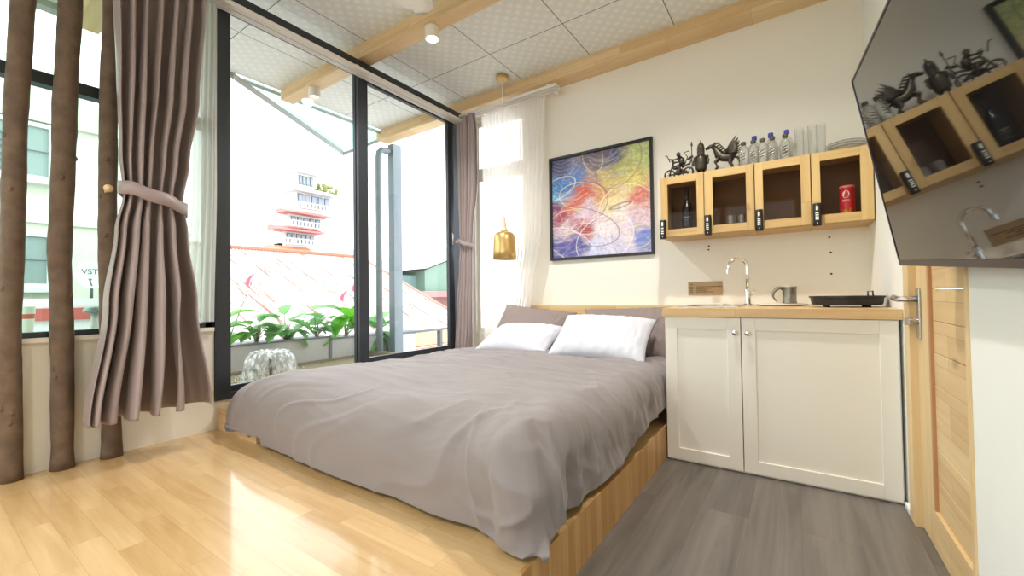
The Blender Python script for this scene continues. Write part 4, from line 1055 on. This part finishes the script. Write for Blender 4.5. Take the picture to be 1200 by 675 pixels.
# ------------------------------------------------------------------ outside: terrace, pond, planter
struct('ground', B(-90, -4.7, -60, 90, -3.2, -3.0), M_deck, 'pale ground far below')
struct('floor_terrace', B(-4.6, XW - .12, -3, 5.2, -.05, .10), M_deck, 'terrace floor outside')
ld = obj('parapet', B(-3.75, XW - .14, -3, 1.02, .10, .735), M_concrete, bevel=.01); tag(ld, 'low concrete parapet outside the fixed window', 'parapet')
pond = thing('pond', 'shallow pond right outside the sliding glass window', 'pond', (-3.5, 2.3, .1))
obj('basin', B((-4.16, XW - .13, 1.05, 1.11, .1, .30), (-4.16, XW - .13, 3.12, 3.18, .1, .30), (-4.2, -4.14, 1.05, 3.18, .1, .27), (XW - .19, XW - .13, 1.11, 3.12, .1, .30), (-4.14, XW - .19, 1.11, 3.12, .1, .18)), M_pond, pond)
obj('water', B(-4.14, XW - .19, 1.11, 3.12, .18, .25), M_water, pond)
ft = thing('fountain', 'low dome-shaped water fountain bubbling in the pond', 'fountain', (-3.72, 1.80, .25))
FX, FY = -3.72, 1.80
obj('nozzle', T([(FX, FY, .23), (FX, FY, .40), (FX, FY, .43)], [.014, .012, .02], 12), M_black, ft, smooth=True)
bm = bmesh.new(); n = 64; rings = []
prof = [(.01, .425), (.05, .47), (.10, .488), (.15, .475), (.185, .43), (.20, .37), (.208, .30), (.215, .25)]
for r, z in prof:
    rings.append([bm.verts.new((FX + r*(1 + .06*noise.noise((math.cos(2*PI*k/n)*4, math.sin(2*PI*k/n)*4, z*8)))*math.cos(2*PI*k/n), FY + r*(1 + .06*noise.noise((math.cos(2*PI*k/n)*4, math.sin(2*PI*k/n)*4, z*8)))*math.sin(2*PI*k/n), z + .008*noise.noise((k*.5, r*20, 0)))) for k in range(n)])
for a, b in zip(rings, rings[1:]):
    for k in range(n): bm.faces.new((a[k], a[(k+1) % n], b[(k+1) % n], b[k]))
obj('water_dome', bm, M_spray, ft, smooth=True)
bm = bmesh.new(); random.seed(5)
for i in range(260):
    A = random.uniform(0, 2*PI); r = random.gauss(.23, .05); s = random.uniform(.003, .009)
    bmesh.ops.create_icosphere(bm, subdivisions=1, radius=s, matrix=Matrix.Translation((FX + r*math.cos(A), FY + r*math.sin(A), .252 + abs(random.gauss(0, .02)))))
sp_ = obj('splash_drops', bm, M_spray, ft, smooth=True); sp_['kind'] = 'stuff'

plr = thing('planter', 'long grey metal planter box behind the pond', 'planter', (-4.32, 2.4, .1))
bm = B((-4.48, -4.20, 1.0, 2.655, .10, .505), (-4.48, -4.20, 2.665, 3.9, .10, .48))
obj('box_body', bm, M_plantergrey, plr, bevel=.006)
obj('rim', B((-4.49, -4.19, .99, 2.658, .495, .512), (-4.49, -4.19, 2.662, 3.91, .470, .487)), M_graydk, plr, bevel=.003)
obj('joint_strip', B(-4.198, -4.19, 2.645, 2.675, .10, .49), M_graydk, plr)

def leaf(bm, base, tip, width, droop=.15, lobes=0, nseg=10, fold=.25):
    base = Vector(base); tip = Vector(tip); d = tip - base; Ln = d.length
    side = d.cross(Vector((0, 0, 1)));
    if side.length < 1e-4: side = Vector((0, 1, 0))
    side.normalize(); up = side.cross(d).normalized()
    rows = []
    for i in range(nseg + 1):
        s = i/nseg
        w = width*math.sin(PI*s**.62)**.8 if 0 < s < 1 else .001
        if lobes and i % 2 == 1 and 1 < i < nseg - 1: w *= .62
        c = base + d*s + Vector((0, 0, -droop*Ln*s*s)) + up*.02*math.sin(PI*s)
        rows.append([bm.verts.new(c + side*w*q + up*abs(q)*w*fold) for q in (-1, -.5, 0, .5, 1)])
    for a, b in zip(rows, rows[1:]):
        for q in range(4): bm.faces.new((a[q], a[q+1], b[q+1], b[q]))

def plant(name, label, root, leaves, flowers, matl, lobes=0, group='plants in the planter'):
    t = thing(name, label, 'plant', root, group)
    sb = bmesh.new(); lb = bmesh.new()
    rg = random.Random(int(abs(root[1])*100))
    leaves = list(leaves)
    for q in range(6):
        A = rg.uniform(-PI, PI); r_ = rg.uniform(.10, .17)
        leaves.append((root[0] + .04, root[1] + rg.uniform(-.08, .08), root[2] + rg.uniform(.06, .22), max(-.06, r_*math.cos(A)*.6), r_*math.sin(A), rg.uniform(-.06, .08), rg.uniform(.06, .085)))
    for (x, y, z, dx, dy, dz, w) in leaves:
        base = (x, y, z); tube(sb, [root, ((root[0]+x)/2, (root[1]+y)/2, root[2] + (z - root[2])*.65), base], [.006, .005, .003], 5)
        leaf(lb, base, (x + dx*1.25, y + dy*1.25, z + dz*1.25), w*1.65, lobes=lobes, nseg=14)
    for (x, y, z) in flowers:
        tube(sb, [root, ((root[0]*.4+x*.6), (root[1]*.4+y*.6), root[2] + (z - root[2])*.6), (x, y, z)], [.005, .004, .003], 5)
    obj('stems', sb, M_stem, t, smooth=True)
    obj('leaf_blades', lb, matl, t, smooth=True)
    for (x, y, z) in flowers:
        fb = bmesh.new(); leaf(fb, (x, y, z), (x + .01, y + .06, z + .14), .038, droop=-.05, nseg=8, fold=.7)
        tube(fb, [(x, y + .004, z + .01), (x + .012, y + .02, z + .06)], [.004, .003], 6)
        obj('flower', fb, M_pink, t, smooth=True, label='pink flower spathe')
    return t
plant('pink_flower_plant', 'leafy plant with two pink flowers at the dark window frame end of the planter', (-4.33, 1.70, .48),
      [(-4.30, 1.72, .76, .04, .20, .06, .065), (-4.28, 1.70, .66, .05, .14, .01, .05), (-4.32, 1.66, .70, 0, -.14, .06, .05), (-4.30, 1.74, .58, .06, .15, .0, .05)], [(-4.33, 1.90, 1.03), (-4.34, 1.68, 1.08)], M_leaf)
plant('pink_flower_plant', 'leafy plant with pink flowers in the planter beside the window mullion', (-4.33, 2.93, .47),
      [(-4.30, 3.02, .62, .03, .02, .22, .075), (-4.27, 2.90, .70, .04, -.14, -.14, .07), (-4.26, 2.92, .60, .05, .14, -.10, .07), (-4.25, 2.86, .50, .06, -.24, -.04, .05), (-4.28, 3.05, .60, .03, .14, .16, .07), (-4.26, 2.90, .72, .02, -.12, .10, .06), (-4.26, 3.0, .56, .04, .05, -.16, .06)],
      [(-4.33, 2.91, .87), (-4.34, 3.07, .98), (-4.30, 3.10, .86)], M_leaf)
plant('split_leaf_plant', 'dark green split-leaved plant just beside the fountain', (-4.34, 2.25, .48),
      [(-4.28, 2.25, .70, .03, .20, -.10, .10), (-4.26, 2.20, .66, .06, -.16, -.10, .09), (-4.3, 2.22, .76, .0, .08, .10, .09), (-4.26, 2.30, .60, .07, .08, -.12, .08), (-4.3, 2.15, .72, -.02, -.18, .04, .09)], [], M_leafd, lobes=1)
plant('split_leaf_plant', 'dark green split-leaved plant in the middle of the planter, near its joint strip', (-4.34, 2.58, .48),
      [(-4.27, 2.56, .66, .06, .12, -.12, .09), (-4.28, 2.52, .80, .0, .26, .02, .10), (-4.3, 2.60, .70, .02, -.22, .06, .09), (-4.27, 2.62, .62, .06, .14, .02, .08), (-4.3, 2.50, .66, .0, -.18, -.08, .08)], [], M_leafd, lobes=1)
plant('split_leaf_plant', 'small deep green plant between the pink flowers and the fountain', (-4.34, 1.96, .48),
      [(-4.28, 1.96, .66, .05, .14, -.04, .06), (-4.27, 1.92, .60, .06, -.12, -.04, .06), (-4.3, 1.98, .70, .0, .16, .06, .07), (-4.27, 2.0, .58, .07, .12, -.02, .06), (-4.3, 1.90, .68, .02, -.16, .02, .06)], [], M_leafd, lobes=0)
plant('broad_leaf_plant', 'broad-leaved plant seen through the sliding pane beside the white pillar', (-4.34, 3.36, .46),
      [(-4.30, 3.36, .60, .02, .16, .14, .09), (-4.28, 3.34, .56, .04, -.14, .14, .08), (-4.26, 3.34, .50, .06, .14, -.10, .09), (-4.26, 3.30, .46, .06, -.10, -.12, .08), (-4.28, 3.38, .46, .05, .06, -.18, .08), (-4.3, 3.25, .40, .05, .06, -.18, .08)], [], M_leafd)

# posts, pipe, railing, pillar
po = obj('steel_post', B(-4.06, -3.96, 3.34, 3.47, .10, 2.775), M_post, bevel=.006); tag(po, 'square blue-grey steel post outside the sliding pane', 'post')
pp = obj('drain_pipe', T([(-4.02, 3.17, .10), (-4.02, 3.17, 2.55), (-4.02, 3.18, 2.63), (-4.02, 3.22, 2.67), (-4.02, 3.33, 2.68)], .037, 16), M_post, smooth=True); tag(pp, 'round blue-grey drain pipe bending into the steel post', 'pipe')
rl = thing('railing', 'grey metal terrace railing beyond the sliding pane', 'railing', (-4.1, 4.2, .1))
obj('top_rail', B(-4.15, -4.09, 3.5, 5.4, .455, .485), M_graydk, rl)
obj('bottom_rail', B(-4.14, -4.10, 3.72, 5.4, .075, .10), M_graydk, rl)
for y in (4.24, 5.0): obj('post', B(-4.15, -4.09, y, y + .05, -.2, .456), M_graydk, rl)
pw = obj('pillar', B(-4.28, -4.02, 3.50, 3.72, -.1, .455), M_pal, bevel=.004); tag(pw, 'short white pillar carrying the end of the terrace railing', 'pillar')
bw_ = thing('brick_wall', 'patchy yellow and brick wall beyond the terrace railing', 'wall', (-6.2, 6.8, -3))
obj('rendered_band', B(-6.4, -6.2, 5.3, 9.0, -.05, .26), M_yellow, bw_)
def mat_brick():
    m, nt, p = newmat('red_brick'); tc = N(nt, 'ShaderNodeTexCoord'); sp = N(nt, 'ShaderNodeSeparateXYZ'); cb = N(nt, 'ShaderNodeCombineXYZ'); nt.links.new(tc.outputs['Object'], sp.inputs[0])
    nt.links.new(sp.outputs['Y'], cb.inputs[0]); nt.links.new(sp.outputs['Z'], cb.inputs[1]); br = N(nt, 'ShaderNodeTexBrick'); setin(br, Scale=1.0, Mortar_Size=.012, Brick_Width=.22, Row_Height=.08)
    br.inputs['Color1'].default_value = lin(150, 96, 76); br.inputs['Color2'].default_value = lin(168, 122, 100); br.inputs['Mortar'].default_value = lin(176, 170, 162)
    nt.links.new(cb.outputs[0], br.inputs['Vector']); nt.links.new(br.outputs[0], p.inputs['Base Color']); p.inputs['Roughness'].default_value = .9; return m
obj('brickwork', B(-6.42, -6.18, 5.3, 9.0, -3.0, -.05), mat_brick(), bw_)

# glazed canopy corner beyond the soffit
cg = thing('glass_canopy', 'triangular patterned glass canopy at the corner of the outside soffit', 'canopy', (-4.3, 2.9, 2.88))
bm = bmesh.new(); prism(bm, [(-3.98, 1.70), (-4.92, 3.30), (-3.98, 3.30)], 2.868, 2.878, 'z'); obj('pane', bm, M_glassp, cg)
obj('edge_frame', (lambda b: (tube(b, [(-3.98, 1.62, 2.86), (-4.97, 3.36, 2.86)], .035, 4), tube(b, [(-3.98, 3.30, 2.85), (-4.95, 3.34, 2.85)], .025, 4), tube(b, [(-3.99, 1.62, 2.855), (-3.99, 3.30, 2.855)], .018, 4), b)[3])(bmesh.new()), M_plantergrey, cg)
gt_ = obj('roof_gutter', B(-4.06, -3.975, YF, 1.62, 2.84, 2.90), M_plantergrey); tag(gt_, 'thin grey gutter along the outer edge of the soffit', 'gutter')

# neighbour's long pale roof (real slope, falls towards the terrace)
rf = thing('corrugated_roof', 'long pale rust-streaked metal roof sloping down beyond the planter', 'roof', (-9, 5.6, -3))
bm = bmesh.new()
sl = .4375; ny_ = 150; ya, yb = 2.7, 8.72
prev = None
for i in range(ny_ + 1):
    y = ya + (yb - ya)*i/ny_; dz = .022*math.cos(i*PI)
    ov = (bm.verts.new((-12, y, 2.25 + dz)), bm.verts.new((-5.6, y, 2.25 - sl*6.4 + dz)), bm.verts.new((-5.6, y, 2.15 - sl*6.4 + dz)), bm.verts.new((-12, y, 2.15 + dz)))
    if prev:
        for k in range(4): bm.faces.new((prev[k], ov[k], ov[(k+1) % 4], prev[(k+1) % 4]))
    prev = ov
obj('roof_sheet', bm, M_roof, rf)
obj('ridge_cap', T([(-12, ya, 2.27), (-12, yb, 2.27)], .07, 8), plain('rust_cap', lin(158, 106, 82), .8), rf)
obj('verge', T([(-12, yb, 2.27), (-5.6, yb, 2.25 - sl*6.4)], .06, 8), plain('rust_verge', lin(160, 130, 116), .8), rf)
obj('house_wall', B(-18, -6.2, 2.8, 8.6, -3, -.75), M_pal, rf)

# tall tiered white house far off
th = thing('tiered_house', 'tall white tiered house with red tiled eaves far beyond the pale roof', 'building', (-64, 34, -3))
def zz(py): return .92 + (351.5 - py)*.1318     # metres per step at this distance
tx = -60
lv = [(31.0, 35.6, 6.5, 10.6), (31.0, 35.8, 10.6, 12.6), (31.6, 36.8, 12.6, 15.0), (32.4, 38.2, 15.0, 17.4), (32.6, 35.6, 17.4, 19.4)]
obj('tower_walls', B(*[(tx - 3, tx, a, b, c, d) for a, b, c, d in lv], (tx - 3, tx - .5, 31, 44, -3, 9), (tx - 3, tx - .2, 29.4, 35, -3, 7.7)), M_pal, th)
M_orroof = plain('orange_tiles', lin(214, 150, 122), .8, var=.1, scale=.4)
def eave(y0, y1, z, h, mat, nm='eave'):
    bm = bmesh.new(); prism(bm, [(tx + 1.6, z), (tx + 1.6, z + .15), (tx, z + h), (tx - 1.2, z + h), (tx - 1.2, z)], y0, y1, 'y'); return obj(nm, bm, mat, th)
eave(28.8, 34.4, 7.6, .9, M_orroof); eave(29.2, 36.2, 10.6, .75, M_redroof); eave(30.4, 37.4, 13.2, .6, M_redroof)
obj('roof_slab', B((tx - 3, tx + 1.2, 31.8, 38.4, 16.6, 17.0), (tx - 3, tx + .8, 32.2, 36.2, 19.4, 19.7)), M_pal, th)
wn = []
for y0, y1, z0, z1, k in ((31.2, 35.4, 9.1, 10.4, 6), (31.8, 36.4, 11.6, 12.9, 5), (32.8, 38.0, 14.6, 16.4, 5), (33.0, 35.3, 17.8, 19.1, 4)):
    for i in range(k):
        w_ = (y1 - y0)/k
        f__ = obj('window', B(tx, tx + .12, y0 + w_*i + .12*w_, y0 + w_*(i+1) - .12*w_, z0, z1), M_graydk, th)
        obj('pane', B(tx + .12, tx + .16, y0 + w_*i + .22*w_, y0 + w_*(i+1) - .22*w_, z0 + .12, z1 - .12), M_winblue, f__)
for y0, y1, z in ((29.6, 35.7, 8.95), (30.6, 36.7, 11.55), (32.2, 38.4, 14.35)):
    bm = bmesh.new(); box(bm, tx + 1.2, tx + 1.4, y0, y1, z + .5, z + .62); box(bm, tx + 1.0, tx + 1.5, y0, y1, z - .3, z - .15)
    k = y0
    while k < y1: box(bm, tx + 1.2, tx + 1.4, k, k + .25, z - .2, z + .55); k += .55
    obj('balustrade', bm, M_pal, th)
bm = bmesh.new()
random.seed(8)
for i in range(26): ellipsoid(bm, (tx + random.uniform(-2, .5), random.uniform(36.4, 39.4), 17.2 + random.uniform(0, 1.4)), .35, .35, .3, n=6)
obj('roof_garden', bm, plain('roof_garden_green', lin(140, 146, 90), .9, var=.4, scale=2), th)
# green and teal shed
sh = thing('green_shed', 'teal and green sheet-metal building behind the pale roof, seen through the sliding pane', 'building', (-22, 20, -3))
obj('shed_wall', B((-24, -20, 15.2, 19.6, -3, 2.3)), M_teal, sh)
bm = bmesh.new(); prism(bm, [(18.6, -3), (24, -3), (24, 4.4), (18.6, 2.6)], -24, -19.2, 'x'); obj('gable_wall', bm, M_greensheet, sh)
bm = bmesh.new(); prism(bm, [(15.0, 2.3), (18.6, 2.72), (24, 4.5), (24, 4.65), (18.6, 3.1), (15.0, 2.5)], -26, -19.0, 'x'); obj('roof_sheet', bm, M_pal, sh)
rh = obj('red_lean_to', B((-19.0, -17.5, 16.8, 23, .9, 1.25), (-19.0, -18.9, 16.8, 23, -3, .9)), plain('faded_red_sheet', lin(176, 128, 126), .7, var=.15), bevel=.02); tag(rh, 'faded red lean-to roof below the green building', 'roof')
rh2 = obj('low_house', B((-40, -34, 20, 34, -3, 3.2), (-40.4, -33.8, 19.8, 34.2, 3.2, 3.5)), M_pal); tag(rh2, 'pale low house on the skyline between the tiered house and the green building', 'building')

# neighbouring concrete facade through the left window
nb = thing('concrete_building', 'weathered pale concrete building outside behind the tree trunk posts', 'building', (-17, 0, -3))
FXn = -16
bm = bmesh.new(); prism(bm, [(-9, -3), (5.25, -3), (5.25, 5.6), (3.6, 5.9), (2.45, 7.0), (2.2, 7.15), (1.2, 7.1), (.2, 6.3), (-9, 6.3)], FXn - 4, FXn, 'x'); obj('facade', bm, M_concrete, nb)
obj('string_course', B((FXn, FXn + .15, -9, 5.25, 5.55, 5.75), (FXn, FXn + .12, -9, 5.25, 2.95, 3.05)), M_concrete, nb)
for (y0, y1, z0, z1) in ((.55, 2.30, 4.05, 5.50), (.65, 2.28, 1.30, 2.70), (-2.4, -.7, 4.05, 5.50), (-2.4, -.7, 1.30, 2.70)):
    t_ = .10
    wnn = obj('window', B((FXn, FXn + .12, y0, y0 + t_, z0, z1), (FXn, FXn + .12, y1 - t_, y1, z0, z1), (FXn, FXn + .12, y0 + t_, y1 - t_, z0, z0 + t_), (FXn, FXn + .12, y0 + t_, y1 - t_, z1 - t_, z1), (FXn, FXn + .3, y0 - .1, y1 + .1, z0 - .12, z0)), M_pal, nb)
    obj('pane', B(FXn + .01, FXn + .03, y0 + t_, y1 - t_, z0 + t_, z1 - t_), plain('dim_pane', lin(132, 146, 144), .3), wnn)
    bm = bmesh.new(); xg = FXn + .10; ym = y0 + (y1 - y0)*.66
    k = z0 + t_
    stp = .34
    while k + stp <= z1 - t_ + .01:
        yy = y0 + t_
        while yy + stp <= ym + .05:
            tube(bm, [(xg, yy, k), (xg, yy + stp, k + stp)], .022, 4); tube(bm, [(xg, yy + stp, k), (xg, yy, k + stp)], .022, 4); yy += stp
        k += stp
    tube(bm, [(xg, ym, z0), (xg, ym, z1)], .02, 4); tube(bm, [(xg, y0, (z0 + z1)/2), (xg, y1, (z0 + z1)/2)], .015, 4)
    obj('lattice_bars', bm, M_graydk, wnn)
rw = thing('low_roof', 'low red-and-white edged roof beneath the satellite dish', 'roof', (-13, 1, -3))
obj('roof_edge', B((-13.2, -12.6, -2, 4.9, .55, .80)), plain('faded_red_edge', lin(166, 80, 72), .7, var=.1), rw)
obj('white_band', B((-13.1, -12.7, -2, 4.9, .80, 1.0), (-13.1, -12.7, -2, 4.9, .30, .55)), M_pal, rw)
obj('teal_wall', B(-13.1, -12.7, -2, 4.9, -3, .30), M_teal, rw)
ds = thing('satellite_dish', 'white satellite dish on a pole in front of the concrete building', 'satellite dish', (-13.3, 2.52, 1.0))
bm = bmesh.new(); prof = [(0, 0), (.12, .008), (.22, .03), (.30, .06), (.31, .066)]
lathe(bm, prof, (0, 0, 0), 40, sx=.92); bm.transform(Matrix.Translation((-13.3, 2.52, 1.53)) @ Matrix.Rotation(R_(86), 4, 'Y') @ Matrix.Rotation(R_(90), 4, 'Z'))
obj('dish', bm, plain('dish_white', lin(215, 217, 216), .5), ds, smooth=True, solid=.01)
obj('pole', T([(-13.35, 2.52, 1.0), (-13.35, 2.52, 1.5)], .03, 8), M_graydk, ds, smooth=True)
obj('receiver_arm', T([(-13.3, 2.52, 1.27), (-12.95, 2.42, 1.40), (-12.93, 2.42, 1.42)], [.014, .014, .035], 8), M_graydk, ds, smooth=True)
obj('lettering', text_bm([('VSTV', .17, (-13.22, 2.52, 1.60), (PI/2, 0, PI/2), 1)]), M_ink, ds)
gl_ = thing('garden_lamp', 'small grey mushroom-shaped garden lamp standing on the parapet outside', 'lamp', (-3.40, .655, .735))
obj('lamp_cap', L([(0, .118), (.045, .122), (.052, .130), (.045, .148), (.02, .160), (0, .163)], (-3.40, .655, .735), 28), plain('lamp_grey', lin(140, 148, 146), .4, .4), gl_, smooth=True)
obj('lamp_post', L([(0, 0), (.022, 0), (.018, .02), (.016, .12), (0, .12)], (-3.40, .655, .735), 20), M_pal, gl_, smooth=True)
cp_ = thing('paper_cup', 'white paper cup with a red band on the parapet outside', 'cup', (-3.40, .395, .735))
obj('cup_wall', L([(0, 0), (.022, 0), (.032, .165), (.030, .165), (.020, .004), (0, .004)], (-3.40, .395, .735), 28), M_paper, cp_, smooth=True, auto=.7)
obj('cup_band', L([(.0285, .10), (.0300, .125)], (-3.40, .395, .735), 28), plain('red_band', lin(214, 90, 76), .5), cp_, smooth=True)

# ------------------------------------------------------------------ light
w = bpy.data.worlds.new('world'); scn.world = w; w.use_nodes = True
bg = w.node_tree.nodes['Background']; bg.inputs[0].default_value = (.93, .97, 1.0, 1); bg.inputs[1].default_value = 2.0
def light(name, typ, loc, rot, energy, col, **k):
    l = bpy.data.lights.new(name, typ); l.energy = energy; l.color = col
    for a, v in k.items(): setattr(l, a, v)
    o = bpy.data.objects.new(name, l); COL.objects.link(o); o.location = loc; o.rotation_euler = rot; return o
# the one visible lit spotlight, plus three unseen lamps added as interior fill
for i, (x, y) in enumerate(((-2.03, 2.06), (-.45, 2.06), (-2.0, -1.14), (-.5, -1.14))):
    light('spot_and_fill_lamp', 'SPOT', (x, y, 2.68), (0, 0, 0), 54, (1, .97, .92), spot_size=R_(150), spot_blend=.9, shadow_soft_size=.04)
light('pendant_lamp_light', 'POINT', (PX, PY, 1.33), (0, 0, 0), 2.5, (1, .8, .55), shadow_soft_size=.03)
# daylight portals in the window openings, the added rear one included
def portal(loc, rot, sx, sy):
    o = light('window_portal', 'AREA', loc, rot, 1, (1, 1, 1), shape='RECTANGLE', size=sx, size_y=sy); o.data.cycles.is_portal = True
portal((XW - .09, 2.07, 1.55), (0, R_(-90), 0), 2.4, 2.1)
portal((XW - .13, -.8, 1.75), (0, R_(-90), 0), 2.0, 3.6)
portal((-2.4, YB + .12, 1.62), (R_(-90), 0, 0), .6, 2.15)
portal((-1.1, YF - .11, 1.55), (R_(90), 0, 0), 2.4, 2.1)  # portal of the added window behind the camera

scn.view_settings.view_transform = 'Standard'; scn.view_settings.look = 'None'; scn.view_settings.gamma = 1
scn.view_settings.exposure = 1.02; scn.view_settings.use_curve_mapping = False
scn.cycles.use_denoising = True
scn.cycles.max_bounces = 12; scn.cycles.diffuse_bounces = 6; scn.cycles.glossy_bounces = 5; scn.cycles.transparent_max_bounces = 24; scn.cycles.transmission_bounces = 6
scn.cycles.caustics_reflective = False; scn.cycles.caustics_refractive = False; scn.cycles.sample_clamp_indirect = 6
